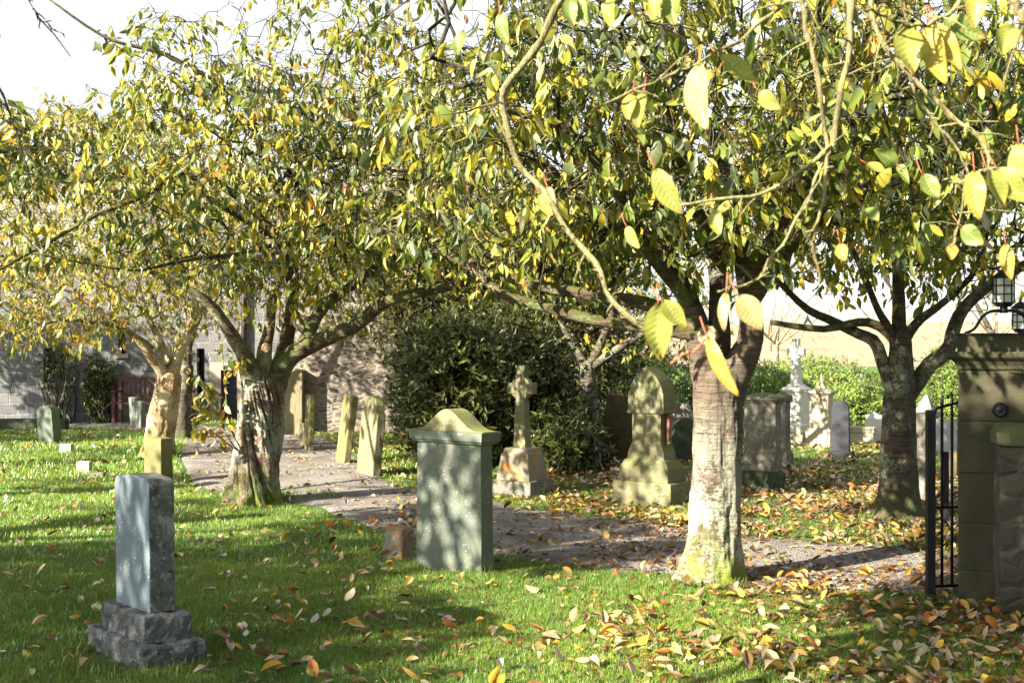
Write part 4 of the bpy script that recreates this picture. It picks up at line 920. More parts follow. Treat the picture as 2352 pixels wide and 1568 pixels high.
M_glass = new_mat('lamp_glass')[0]; bb = M_glass.node_tree.nodes['Principled BSDF']; bb.inputs['Base Color'].default_value = (.75, .78, .76, 1); bb.inputs['Roughness'].default_value = .35; bb.inputs['Transmission Weight'].default_value = .45
def lantern(loc, rz, label, sc=1.0):
    o = empty('lantern', loc, rz, label, 'lantern', 'iron lanterns on the gate piers'); o.scale = (sc,) * 3
    def ring(r, z, h, nm, n=8, r2=None):
        bm = bmesh.new(); q = bmesh.ops.create_cone(bm, cap_ends=True, segments=n, radius1=r, radius2=r2 if r2 is not None else r, depth=h)
        for v in q['verts']: v.co.z += z + h / 2
        return bm
    for k in range(4):
        a = k * PI / 2 + PI / 4
        pts = [(math.cos(a) * rr, math.sin(a) * rr, z) for rr, z in ((.33, .0), (.25, .03), (.19, .10), (.13, .135), (.06, .145), (0, .14))]
        tube_obj('bracket', resample(np.array(pts), 18), .009, M_iron, o, 8)
    bm_obj('collar', ring(.025, .13, .05, 'c', 12), M_iron, o)
    bm_obj('base_plate', ring(.045, .17, .03, 'c', 8, .068), M_iron, o)
    bm_obj('glass', ring(.060, .20, .155, 'g', 8), M_glass, o)
    for k in range(8):
        a = k * PI / 4; tube_obj('glazing_bar', [(math.cos(a) * .065, math.sin(a) * .065, .19), (math.cos(a) * .065, math.sin(a) * .065, .36)], .0045, M_iron, o, 6)
    for z in (.195, .25, .305, .355):
        a = np.linspace(0, 2 * PI, 9); tube_obj('hoop', [(math.cos(t) * .065, math.sin(t) * .065, z) for t in a], .0042, M_iron, o, 6)
    bm_obj('roof', ring(.085, .355, .05, 'r', 8, .02), M_iron, o); bm_obj('finial', ring(.012, .40, .03, 'f', 8, .003), M_iron, o)
    return o
lantern((PO.x, PO.y, 1.652), PR, 'black octagonal iron lantern with pale panes on curved brackets on top of the stone pier')
x2, y2 = P(2368, 0, 9.9).x, 9.9
pier2 = empty('gate_pier', (x2 + .22, y2 + .275, 0), 0, 'second sandstone gate pier mostly hidden behind the nearer one at the right edge', 'gate pier')
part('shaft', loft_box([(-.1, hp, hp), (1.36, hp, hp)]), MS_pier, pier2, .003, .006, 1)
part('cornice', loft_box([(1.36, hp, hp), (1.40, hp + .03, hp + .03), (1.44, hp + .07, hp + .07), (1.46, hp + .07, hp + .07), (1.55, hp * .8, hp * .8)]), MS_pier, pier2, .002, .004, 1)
lantern((x2, y2 + .2, 1.50), 0, 'black iron lantern with pale panes cut off by the right edge, on the pier behind')
# low rubble wall at the right edge
M_rub = None
def rubble_mat(name, c1, c2, mortar, scale, darkc=None, msize=.06, obj=True, zs=1.7, bs=.9):
    m, nt, b = new_mat(name)
    v = objvec(nt, (1, 1, zs)); n0 = N(nt, 'ShaderNodeTexNoise'); n0.inputs['Scale'].default_value = 4; nt.links.new(v, n0.inputs['Vector'])
    vm = N(nt, 'ShaderNodeVectorMath', operation='MULTIPLY_ADD'); nt.links.new(n0.outputs['Color'], vm.inputs[0]); vm.inputs[1].default_value = (.12, .12, .12); nt.links.new(v, vm.inputs[2])
    vo = N(nt, 'ShaderNodeTexVoronoi'); vo.inputs['Scale'].default_value = scale; vo.inputs['Randomness'].default_value = .85; nt.links.new(vm.outputs[0], vo.inputs['Vector'])
    ve = N(nt, 'ShaderNodeTexVoronoi', feature='DISTANCE_TO_EDGE'); ve.inputs['Scale'].default_value = scale; ve.inputs['Randomness'].default_value = .85; nt.links.new(vm.outputs[0], ve.inputs['Vector'])
    s = N(nt, 'ShaderNodeSeparateColor'); nt.links.new(vo.outputs['Color'], s.inputs[0])
    col = mixc(nt, s.outputs[0], c1, c2)
    if darkc: col = mixc(nt, ramp(nt, s.outputs[1], [(.70, 0.0), (.74, 1.0)]), col, darkc)
    col = mixc(nt, mapr(nt, noise(nt, v, 30, 6, .7), .3, .7, 0, .5), col, tuple(x * .5 for x in c1))
    e = ramp(nt, ve.outputs['Distance'], [(msize * .6, 1.0), (msize * 1.6, 0.0)])
    col = mixc(nt, e, col, mortar)
    nt.links.new(col, b.inputs['Base Color'])
    bump(nt, b, mul(nt, ramp(nt, ve.outputs['Distance'], [(0.0, 0.0), (.25, 1.0)]), mul(nt, noise(nt, v, 25, 6, .7), .4), 'ADD'), bs, .03)
    return m
M_rub = rubble_mat('low_wall_rubble', (.035, .03, .023), (.085, .068, .05), (.06, .052, .038), 5, None, .05, bs=.6)
x, Y = P(2303, 0, 7.75).x, 7.85
lw = empty('low_wall', (x, Y, 0), math.radians(-14), 'low rubble wall with a rounded mossy coping meeting the gate pier at the right edge', 'wall')
bm = loft_box([(-.1, 1.6, .17), (.98, 1.6, .165)], off=(1.6, 0)); part('masonry', bm, M_rub, lw, .012, .015, 5, 11, .08)
bm = loft_box([(.975, 1.6, .17), (.99, 1.62, .195), (1.06, 1.62, .185), (1.10, 1.6, .12), (1.115, 1.58, .05)], off=(1.6, 0)); part('coping', bm, stone('mossy_coping', (.07, .065, .04), (.12, .105, .065), (.06, .08, .025), .6, 6, moss=(.065, .09, .02)), lw, .012, .015, 4, 8, .08)

# ------------------------------------------------------------------ church
def brick_mat(name, c1, c2, mortar, bw=.42, bh=.23):
    m, nt, b = new_mat(name)
    t = N(nt, 'ShaderNodeTexCoord'); s = N(nt, 'ShaderNodeSeparateXYZ'); nt.links.new(t.outputs['Object'], s.inputs[0])
    c = N(nt, 'ShaderNodeCombineXYZ'); nt.links.new(s.outputs['X'], c.inputs[0]); nt.links.new(s.outputs['Z'], c.inputs[1])
    n0 = N(nt, 'ShaderNodeTexNoise'); n0.inputs['Scale'].default_value = 2.2; n0.inputs['Detail'].default_value = 3; nt.links.new(c.outputs[0], n0.inputs['Vector'])
    vm = N(nt, 'ShaderNodeVectorMath', operation='MULTIPLY_ADD'); nt.links.new(n0.outputs['Color'], vm.inputs[0]); vm.inputs[1].default_value = (.26, .10, 0); nt.links.new(c.outputs[0], vm.inputs[2])
    br = N(nt, 'ShaderNodeTexBrick'); nt.links.new(vm.outputs[0], br.inputs['Vector']); br.offset = .43; br.squash = .7; br.squash_frequency = 3
    br.inputs['Scale'].default_value = 1; br.inputs['Brick Width'].default_value = bw; br.inputs['Row Height'].default_value = bh; br.inputs['Mortar Size'].default_value = .014; br.inputs['Mortar Smooth'].default_value = .5
    br.inputs['Color1'].default_value = (*c1, 1); br.inputs['Color2'].default_value = (*c2, 1); br.inputs['Mortar'].default_value = (*mortar, 1)
    v = objvec(nt); n = noise(nt, v, 9, 8, .7)
    col = mixc(nt, mapr(nt, n, .35, .7, 0, .6), br.outputs['Color'], tuple(x * .55 for x in c1)); nt.links.new(col, b.inputs['Base Color'])
    inv = mul(nt, mul(nt, br.outputs['Fac'], -1.0), mul(nt, n, .6), 'ADD'); bump(nt, b, inv, .9, .03); return m
MW1 = brick_mat('ashlar_wall', (.085, .092, .10), (.155, .155, .15), (.24, .235, .225), .36, .205)
MW2 = rubble_mat('rubble_wall', (.155, .125, .11), (.21, .18, .145), (.22, .19, .155), 5.2, (.07, .065, .07), .09, zs=2.3, bs=.45)
M_slate = brick_mat('slate_roof', (.16, .16, .17), (.22, .22, .23), (.08, .08, .08), .3, .22)
M_render = stone('yellow_dressed_stone', (.20, .17, .10), (.28, .24, .15), (.18, .16, .09), .3, 3)
M_dkglass = plain('dark_window', (.012, .014, .02), .15, 0, .2, .02)
M_door = plain('blue_door', (.02, .03, .06), .5); M_rframe = plain('red_brown_paint', (.10, .035, .025), .5)
M_dress = stone('dressed_margin', (.25, .23, .19), (.32, .29, .23), None, scale=5)
YC = 26.0
def cx(px, Y=YC): return P(px, 0, Y).x
ch = empty('church', (0, YC, 0), 0, 'grey stone church with blocked ashlar nave wall and a projecting rubble-walled wing', 'church')
def holed_wall(name, x0, x1, z0, z1, holes, y, th, mat, parent):
    xs = sorted({x0, x1, *[h[0] for h in holes], *[h[1] for h in holes]}); zs = sorted({z0, z1, *[h[2] for h in holes], *[h[3] for h in holes]})
    bm = bmesh.new()
    def solid(i, j):
        if i < 0 or j < 0 or i >= len(xs) - 1 or j >= len(zs) - 1: return False
        mx, mz = (xs[i] + xs[i + 1]) / 2, (zs[j] + zs[j + 1]) / 2
        return not any(h[0] < mx < h[1] and h[2] < mz < h[3] for h in holes)
    def quad(a): bm.faces.new([bm.verts.new(p) for p in a])
    for i in range(len(xs) - 1):
        for j in range(len(zs) - 1):
            if not solid(i, j): continue
            a, b_, c, d = xs[i], xs[i + 1], zs[j], zs[j + 1]
            quad([(a, y, c), (b_, y, c), (b_, y, d), (a, y, d)]); quad([(b_, y + th, c), (a, y + th, c), (a, y + th, d), (b_, y + th, d)])
            if not solid(i - 1, j): quad([(a, y + th, c), (a, y, c), (a, y, d), (a, y + th, d)])
            if not solid(i + 1, j): quad([(b_, y, c), (b_, y + th, c), (b_, y + th, d), (b_, y, d)])
            if not solid(i, j - 1): quad([(a, y + th, c), (b_, y + th, c), (b_, y, c), (a, y, c)])
            if not solid(i, j + 1): quad([(a, y, d), (b_, y, d), (b_, y + th, d), (a, y + th, d)])
    bmesh.ops.remove_doubles(bm, verts=bm.verts, dist=1e-5)
    return bm_obj(name, bm, mat, parent)
zc = lambda py, Y=YC: EYE - (py - CY) / F * Y
H = [(cx(100), cx(149), zc(878), zc(800)), (cx(272), cx(289), zc(812), zc(735)), (cx(452), cx(470), zc(905), zc(800)), (cx(508), cx(546), -.1, zc(850))]
holed_wall('wall', -16, cx(640), -.2, 3.4, H, 0, .6, MW1, ch)
def window(h, bars=True):
    x0, x1, z0, z1 = h; w = bm_obj('window', loft_box([(z0, (x1 - x0) / 2, .02), (z1, (x1 - x0) / 2, .02)], off=((x0 + x1) / 2, .25)), M_dkglass, ch)
    s = bm_obj('sill', soften(loft_box([(z0 - .09, (x1 - x0) / 2 + .06, .05), (z0 - .003, (x1 - x0) / 2 + .06, .045)], off=((x0 + x1) / 2, -.01)), .01), M_dress, w)
    bm = bmesh.new()
    for k in range(1, 3): loft_box([(z0, .012, .012), (z1, .012, .012)], bm, off=(x0 + (x1 - x0) * k / 3, .215))
    for k in range(1, 5):
        z = z0 + (z1 - z0) * k / 5; loft_box([(z - .01, (x1 - x0) / 2, .010), (z + .01, (x1 - x0) / 2, .010)], bm, off=((x0 + x1) / 2, .205))
    bm_obj('frame', bm, M_iron, w)
for h in H[:3]: window(h)
h = H[3]; d = bm_obj('door', loft_box([(-.1, (h[1] - h[0]) / 2, .03), (h[3], (h[1] - h[0]) / 2, .03)], off=((h[0] + h[1]) / 2, .25)), M_door, ch)
bm = bmesh.new()
for xx in (h[0] + .02, h[1] - .02): loft_box([(-.1, .022, .06), (h[3], .022, .06)], bm, off=(xx, .15))
loft_box([(h[3] - .05, (h[1] - h[0]) / 2 - .043, .06), (h[3] - .002, (h[1] - h[0]) / 2 - .043, .06)], bm, off=((h[0] + h[1]) / 2, .15))
bm_obj('door_frame', bm, M_rframe, d)
bm = bmesh.new(); loft_box([(h[0] * 0 - .05, .11, .03), (h[3] + .16, .11, .03)], bm, off=(h[0] - .112, -.01)); loft_box([(-.05, .11, .03), (h[3] + .16, .11, .03)], bm, off=(h[1] + .112, -.01)); loft_box([(h[3] + .003, (h[1] - h[0]) / 2 - .002, .03), (h[3] + .16, (h[1] - h[0]) / 2 - .002, .03)], bm, off=((h[0] + h[1]) / 2, -.01))
bm_obj('door_surround', bm, M_dress, d)
o = tube_obj('downpipe', [(cx(562), -.08, 0), (cx(562), -.08, 2), (cx(562), -.08, 3.35)], .05, M_iron, ch)
# nave roof
bm = bmesh.new(); q = [(-16.3, -.35, 3.3), (cx(640), -.35, 3.3), (cx(640), 4.5, 5.3), (-16.3, 4.5, 5.3)]; t = [bm.verts.new(p) for p in q]; u = [bm.verts.new((p[0], p[1], p[2] + .12)) for p in q]
bm.faces.new(t[::-1]); bm.faces.new(u)
for k in range(4): bm.faces.new((t[k], t[(k + 1) % 4], u[(k + 1) % 4], u[k]))
bm_obj('roof', bm, M_slate, ch)
# projecting wing (gable to the viewer)
YW = 22.7; xw0, xw1 = P(640, 0, YW).x, P(1235, 0, YW).x
bm = bmesh.new(); mid = (xw0 + xw1) / 2
f = [(xw0, -.2), (xw1, -.2), (xw1, 3.1), (mid, 5.2), (xw0, 3.1)]
a = [bm.verts.new((x, YW - YC, z)) for x, z in f]; b_ = [bm.verts.new((x, YW - YC + 3.2, z)) for x, z in f]
bm.faces.new(a); bm.faces.new(b_[::-1])
for k in range(5): bm.faces.new((a[(k + 1) % 5], a[k], b_[k], b_[(k + 1) % 5]))
bm_obj('wing_wall', bm, MW2, ch)
o = part('buttress', loft_box([(-.2, .21, .16), (1.05, .21, .155), (1.12, .19, .10)], off=(P(672, 0, YW).x, YW - YC - .12)), M_render, ch, .006, .01, 3)
bm = bmesh.new()
for s in (-1, 1):
    e = xw0 - .15 if s < 0 else xw1 + .15; p = [(e, 3.05), (mid, 5.32 if s < 0 else 5.325)]
    q = [bm.verts.new((x, y, z + dz)) for (x, z) in p for y in (YW - YC - .1, YW - YC + 3.3) for dz in (.02, .12)]
    for idx in ((0, 1, 3, 2), (4, 6, 7, 5), (0, 4, 5, 1), (2, 3, 7, 6), (1, 5, 7, 3), (0, 2, 6, 4)): bm.faces.new([q[i] for i in idx])
bmesh.ops.recalc_face_normals(bm, faces=bm.faces); bm_obj('wing_roof', bm, M_slate, ch)
# bench
bx0, bx1, Yb = P(266, 0, 25.2).x, P(436, 0, 25.2).x, 25.3
be = empty('bench', ((bx0 + bx1) / 2, Yb, gzf(-7, 25)), 0, 'red-brown slatted wooden bench against the church wall behind the cherry trunks', 'bench'); hw = (bx1 - bx0) / 2
M_wood = plain('bench_wood', (.05, .02, .014), .6, 0, .3, .3, 12)
bm = bmesh.new()
for k in range(4): loft_box([(.38, hw - .03, .045), (.405, hw - .03, .045)], bm, off=(0, -.2 + k * .11))
bm_obj('seat', bm, M_wood, be)
bm = bmesh.new(); loft_box([(.52 - .04, hw - .032, .018), (.535, hw - .032, .018)], bm, off=(0, .2)); loft_box([(.80, hw - .032, .02), (.88, hw - .032, .02)], bm, off=(0, .2))
for k in range(14): loft_box([(.536, .028, .010), (.799, .028, .010)], bm, off=(-hw + .11 + k * (2 * hw - .22) / 13, .2))
bm_obj('backrest', bm, M_wood, be)
for sx in (-1, 1):
    bm_obj('leg', loft_box([(0, .03, .03), (.60, .03, .03)], off=(sx * hw, -.24)), M_wood, be); bm_obj('leg', loft_box([(0, .03, .03), (.90, .03, .03)], off=(sx * hw, .2)), M_wood, be)
    bm_obj('armrest', loft_box([(.602, .035, .27), (.63, .035, .27)], off=(sx * hw, -.045)), M_wood, be)
# low dark retaining wall at the left
x = P(40, 0, 23.6).x
lw2 = part('low_wall', loft_box([(-.1, 1.05, .12), (.17, 1.05, .11), (.19, 1.03, .09)]), MS_darkgreen, None, .01, .012, 4, 6, .12)
lw2.location = (x - .25, 23.9, .0); tag(lw2, 'low dark stone kerb wall at the foot of the church wall, far left', 'wall')

# ------------------------------------------------------------------ near overhanging cherry (trunk outside the right of the view)
bN = Vector((2.6, 1.2, gzf(2.6, 1.2)))
TN = Tree('cherry_tree', 'cherry whose big yellow-green leaves and pale twigs hang close to the camera', 'tree', bN)
add_trunk(TN, [bN - Vector((0, 0, .1)), bN + Vector((0, 0, .8)), bN + Vector((.02, 0, 1.6))], [.26, .19, .17, .15], M_bark2, ns=40, rough=.06, ridges=((4, .04, 0),))
hub = bN + Vector((0, 0, 1.5)); s1 = Vector((1.9, 2.2, 2.7)); s2 = Vector((.9, 2.5, 2.75))
TN.add_limb([hub, Vector((2.3, 1.7, 2.2)), s1, s2, Vector((.25, 2.5, 2.6))], .08, .018, M_limb1, step=.06, ns=12)
TN.add_limb([hub, Vector((2.4, 2.2, 2.4)), Vector((2.0, 3.0, 2.9)), Vector((1.5, 3.6, 3.0))], .07, .015, M_limb1, step=.06, ns=12)
def near_twig(pl, Y, r0, r1, mat=M_twig_near, name='branch'):
    q = resample(np.array([list(p) for p in poly(pl, Y)]), 40); q += .002 * np.sin(np.arange(40)[:, None] * np.array([.9, 1.3, 1.1]))
    o = link(name, limb_mesh(name, q - TN.base, np.linspace(r0 * .78, r1 * .9, 40), 10, .5, 75), mat, TN.o, True)
    sp = Tubes()
    for k in range(3, 38):
        if rng.random() < .55:
            d = rng.normal(0, 1, 3); d /= np.linalg.norm(d); L = rng.uniform(.008, .03) if rng.random() < .75 else rng.uniform(.05, .14)
            a = q[k] - TN.base; sp.add(np.array([a, a + d * L * .5, a + d * L + [0, 0, -.1 * L]]), [.0022, .0018, .0012], 5)
    if sp.v and mat is not M_red:
        b2_ = bmesh.new(); b2_.from_mesh(o.data); m2_ = sp.mesh('spurs'); b2_.from_mesh(m2_); b2_.to_mesh(o.data); b2_.free(); bpy.data.meshes.remove(m2_)
        for pg in o.data.polygons: pg.use_smooth = True
    return q
near_twig([(1560, -420), (1420, -150), (1290, 0), (1230, 110), (1160, 210), (1158, 270), (1190, 370), (1240, 430), (1300, 520), (1370, 610), (1400, 680), (1490, 770), (1520, 812)], [2.5, 2.5, 2.3], .011, .0038)
near_twig([(2150, -420), (2010, -150), (1955, 0), (1955, 100), (1935, 190), (1915, 330), (1895, 350), (1780, 432), (1690, 455), (1560, 468)], [2.5, 2.4], .010, .003)
near_twig([(1860, -150), (1845, 0), (1852, 60), (1880, 190), (1898, 330), (1895, 430), (1870, 560), (1885, 650)], [2.5, 2.5], .008, .003)
near_twig([(1895, 350), (1850, 470), (1770, 600), (1735, 645), (1650, 667)], [2.45, 2.2], .004, .0022, M_twig_near)
near_twig([(1845, 5), (1800, 10), (1700, 90), (1560, 165), (1450, 210), (1350, 260)], [2.5, 2.6], .005, .002)
near_twig([(1540, 835), (1570, 815), (1600, 800), (1625, 775)], [2.1, 2.1], .0028, .002, M_red)
near_twig([(2000, -150), (2010, 60), (2080, 160), (2180, 260), (2260, 330), (2280, 400), (2370, 420)], [2.7, 2.5], .008, .003)
near_twig([(2290, -100), (2180, 30), (2100, 60), (2040, 40), (1990, 20)], [2.4, 2.3], .006, .0022)
near_twig([(2300, -60), (2352, 40), (2420, 90)], [2.2, 2.2], .01, .008)
near_twig([(1180, -200), (1250, -60), (1330, -10), (1420, 0)], [2.6, 2.6], .006, .003)
near_twig([(2280, 400), (2250, 395), (2210, 420), (2170, 410)], [2.5, 2.5], .003, .002)
near_twig([(2080, 170), (2130, 260), (2190, 330), (2220, 400), (2200, 520), (2190, 560)], [2.7, 2.7], .004, .002)
near_twig([(-30, 130), (10, 230), (40, 310), (60, 380), (88, 460), (95, 500)], [3.2, 3.2], .004, .0015, M_twig)
near_twig([(-30, -40), (50, -20), (90, 40), (150, 85)], [3.2, 3.2], .002, .001, M_twig)
tv, tf = leaf_template(.28, .12, .46)
def dense_leaf(fold, curl, w):
    nL, nW = 41, 12; t = np.linspace(0, 1, nL); wid = w * .5 * np.sin(PI * t ** .85) ** .72 * (1 - .25 * t ** 3); wid[-1] = 0; wid[0] = .012
    wid *= 1 + .035 * (np.arange(nL) % 2)
    v = []
    for i in range(nL):
        for k in range(-nW // 2, nW // 2 + 1):
            s = k / (nW / 2); v.append((s * wid[i] + .05 * math.sin(t[i] * 2.6), t[i], -curl * t[i] ** 2 + fold * abs(s) ** 1.4 * wid[i] + .010 * math.sin(t[i] * 60 - abs(s) * 9) * (1 - abs(s)) + .03 * math.sin(t[i] * 7 + s * 2)))
    W1 = nW + 1; q = [(i * W1 + k, i * W1 + k + 1, (i + 1) * W1 + k + 1, (i + 1) * W1 + k) for i in range(nL - 1) for k in range(nW)]
    return np.array(v), np.array(q)
def near_leaf_mat():
    m = leaf_mat('near_cherry_leaf', .45, .08, .4); return m
M_nl = near_leaf_mat()
YG, YE, CR, GN = (.27, .31, .07), (.46, .36, .08), (.50, .44, .19), (.15, .23, .06)
def near_leaf(bx_, by_, tx, ty, w, Y, col, fold=.35, curl=.08, face=None):
    a = np.array(P(bx_, by_, Y)); t = np.array(P(tx, ty, Y - .02)); L = np.linalg.norm(t - a); y = (t - a) / L
    wm = w / F * Y / L; nrm = np.array(face if face else (-.35, -1, .25)); x = np.cross(y, nrm); x /= np.linalg.norm(x); z = np.cross(x, y)
    lv, lq = dense_leaf(fold, curl, wm * 1.15)
    v = a + L * (lv[:, :1] * x + lv[:, 1:2] * y + lv[:, 2:] * z) - TN.base
    c = np.tile(np.array(col), (len(v), 1)) * (1 + .12 * np.sin(lv[:, 1:2] * 9 + bx_)); c[:, 0] += .12 * (lv[:, 1] > .85)
    mid = (np.arange(len(v)) % 13 == 6); c[mid] = c[mid] * .6 + np.array([.5, .42, .2]) * .4
    ss = np.abs((np.arange(len(v)) % 13) - 6) / 6; vein = np.sin(lv[:, 1] * 60 - ss * 9) > .82; c[vein & ~mid] *= .84; c[rng.random(len(v)) < .012] *= .35; edge = ss > .9; c[edge] *= np.array([.9, .72, .6])
    c *= 1 + .22 * np.array([[mnoise.noise(Vector(p * 30))] for p in v])
    link('leaf', np_mesh('leaf', v, quads=lq, colors=c), M_nl, TN.o, True)
    tube_obj('leaf_stalk', [a - TN.base - y * .028 + np.array([0, 0, .008]), a - TN.base - y * .012, a - TN.base + y * .004], .0011, M_red, TN.o, 5)
for args in ((1512, 697, 1523, 826, 58, 2.3, YG), (1522, 690, 1582, 748, 40, 2.3, YG), (1698, 678, 1755, 752, 52, 2.2, CR), (1668, 672, 1662, 756, 24, 2.2, CR), (1626, 773, 1696, 908, 34, 2.1, YE),
             (1607, 150, 1612, 292, 62, 2.3, CR), (1505, 388, 1562, 487, 46, 2.2, YG), (2082, 50, 2101, 172, 58, 2.4, YG), (2135, 55, 2172, 190, 48, 2.4, YE), (2148, 52, 2212, 162, 42, 2.4, YE), (2170, 45, 2268, 82, 48, 2.4, GN),
             (2238, 392, 2252, 502, 44, 2.4, YE), (2268, 388, 2312, 478, 52, 2.4, YG), (2292, 386, 2362, 462, 50, 2.4, YG), (1655, 128, 1748, 182, 42, 2.6, YG), (2190, 560, 2186, 598, 24, 2.8, YE), (1640, 165, 1600, 190, 26, 2.5, YG),
             (1478, 215, 1462, 290, 34, 2.6, YG), (1452, 218, 1440, 270, 30, 2.6, YE), (2340, 330, 2360, 440, 50, 2.4, YG), (2310, 560, 2325, 640, 30, 2.8, YE), (1258, 430, 1275, 470, 22, 2.6, CR), (1240, 445, 1270, 495, 26, 2.6, YG), (2060, 380, 2010, 345, 34, 2.9, GN),
             (1400, -20, 1406, 62, 36, 2.6, YG), (1310, -10, 1318, 60, 30, 2.7, GN), (1335, -10, 1345, 55, 26, 2.7, GN), (1545, -30, 1552, 60, 40, 2.5, GN), (1520, -30, 1500, 50, 34, 2.5, YG), (1930, 560, 1942, 600, 28, 2.9, YG), (1640, 480, 1655, 540, 30, 2.8, YG),
             (2120, 400, 2160, 460, 36, 2.9, GN), (1985, 480, 2018, 510, 34, 3.0, GN), (2210, 520, 2260, 560, 40, 2.9, GN), (1150, 30, 1165, 100, 30, 2.9, GN), (1065, 70, 1050, 130, 28, 3.0, GN), (2330, 60, 2300, 130, 50, 2.3, YG), (2250, -20, 2240, 60, 40, 2.3, YE),
             (1990, 375, 2040, 400, 30, 2.9, YG), (1440, 520, 1470, 570, 26, 3.0, YG), (1745, 210, 1790, 250, 34, 2.9, YG)):
    near_leaf(*args[:7], rng.uniform(.1, .55), rng.uniform(-.05, .22), (-.35 + rng.normal(0, .35), -1, .25 + rng.normal(0, .3)))

# ------------------------------------------------------------------ grass blades and leaf litter
def disp(x, y): return x / y * F + CX, CY + EYE * F / y
def frustum_pts(n, y0, y1, margin=.6, power=1.0):
    Y = y0 + (y1 - y0) * rng.random(n) ** power; X = (rng.random(n) * 2 - 1) * (.392 * Y + margin); keep = rng.random(n) < (.392 * Y + margin) / (.392 * y1 + margin)
    return X[keep], Y[keep]
EXCL = [(-1.86, 6.66, .40), (-.41, 9.27, .30), (1.33, 8.8, .20), (-2.55, 13.1, .30), (3.55, 8.5, .4)]
def blades(X, Y, h, w):
    n = len(X); a = rng.uniform(0, 2 * PI, n); d = np.stack([np.cos(a), np.sin(a), np.zeros(n)], 1)
    lean = rng.uniform(0, 2 * PI, n); ln = np.stack([np.cos(lean), np.sin(lean), np.zeros(n)], 1) * (rng.uniform(.1, .8, n) * h)[:, None]
    b = np.stack([X, Y, gz(X, Y) - .004], 1); up = np.array([0, 0, 1.0]) * h[:, None]
    v = np.stack([b - d * w[:, None] / 2, b + d * w[:, None] / 2, b + up * .6 + ln * .35 - d * w[:, None] * .38, b + up * .6 + ln * .35 + d * w[:, None] * .38, b + up * .95 + ln], 1)
    f = np.array([[0, 1, 3], [0, 3, 2], [2, 3, 4]])[None] + (np.arange(n) * 5)[:, None, None]
    return v.reshape(-1, 3), f.reshape(-1, 3)
def clump(X, Y, s=3.0): return .5 + .5 * np.sin(X * s + 1.3 * np.sin(Y * s * .7)) * np.sin(Y * s * .8 + 1.1 * np.sin(X * s * .6 + 2))
def grass():
    reseed('lawn')
    V = []; Fc = []; Cc = []; off = 0
    for y0, y1, n, hh, ww in ((3.0, 5.6, 90000, .031, .0045), (5.6, 9.5, 420000, .031, .0032), (9.5, 15, 210000, .036, .0055), (15, 26, 110000, .055, .012)):
        X, Y = frustum_pts(n, y0, y1, 1.1); k = ~in_path(X, Y)
        k |= rng.random(len(X)) < .004
        if y1 < 10:
            bare = clump(X, Y, 5.0) * .6 + clump(X, Y, 13.0) * .4; k &= (bare > .27) | (rng.random(len(X)) < .25)
        dx, dy = disp(X, Y)
        thin = (dx > 1650) & (dy < 1350); k &= ~(thin & (rng.random(len(X)) < .72)); k &= ~((dy < 1110) & (dx > 1180) & (dx < 1650) & (Y < 19))
        for ex, ey, er in EXCL: k &= np.hypot(X - ex, Y - ey) > er * .8
        X, Y = X[k], Y[k]; n = len(X)
        h = hh * rng.uniform(.45, 1.3, n) * (.75 + .6 * clump(X, Y, 4.0)); tall = rng.random(n) < .012 * (clump(X, Y, 2.3) > .6); h[tall] *= 1.9
        v, f = blades(X, Y, h, ww * rng.uniform(.7, 1.3, n)); V.append(v); Fc.append(f + off); off += len(v)
        t = clump(X, Y, 1.4)[:, None] * .6 + rng.random((n, 1)) * .5
        c = np.array([.045, .17, .018]) * (1 - t) + np.array([.23, .37, .045]) * t; dry = rng.random(n) < .06; c[dry] = (.30, .26, .10)
        Cc.append(np.repeat(c[:, None], 5, 1).reshape(-1, 3))
    for ex, ey, er in EXCL + [(-2.13, 13.4, .25), (-3.9, 15.0, .16), (1.37, 12.9, .42), (.1, 13.75, .34), (3.5, 11.8, .3)]:
        n = int(2600 * er); a = rng.uniform(0, 2 * PI, n); q = er * rng.uniform(.72, 1.25, n); X, Y = ex + q * np.cos(a), ey + q * np.sin(a)
        v, f = blades(X, Y, rng.uniform(.03, .085, n), np.full(n, .004)); V.append(v); Fc.append(f + off); off += len(v); t = rng.random((n, 1)); c = np.array([.05, .16, .02]) * (1 - t) + np.array([.22, .32, .06]) * t; Cc.append(np.repeat(c[:, None], 5, 1).reshape(-1, 3))
    me = np_mesh('grass', np.concatenate(V), tris=np.concatenate(Fc), colors=np.concatenate(Cc))
    tag(link('grass', me, M_grass), kind='stuff')
grass()

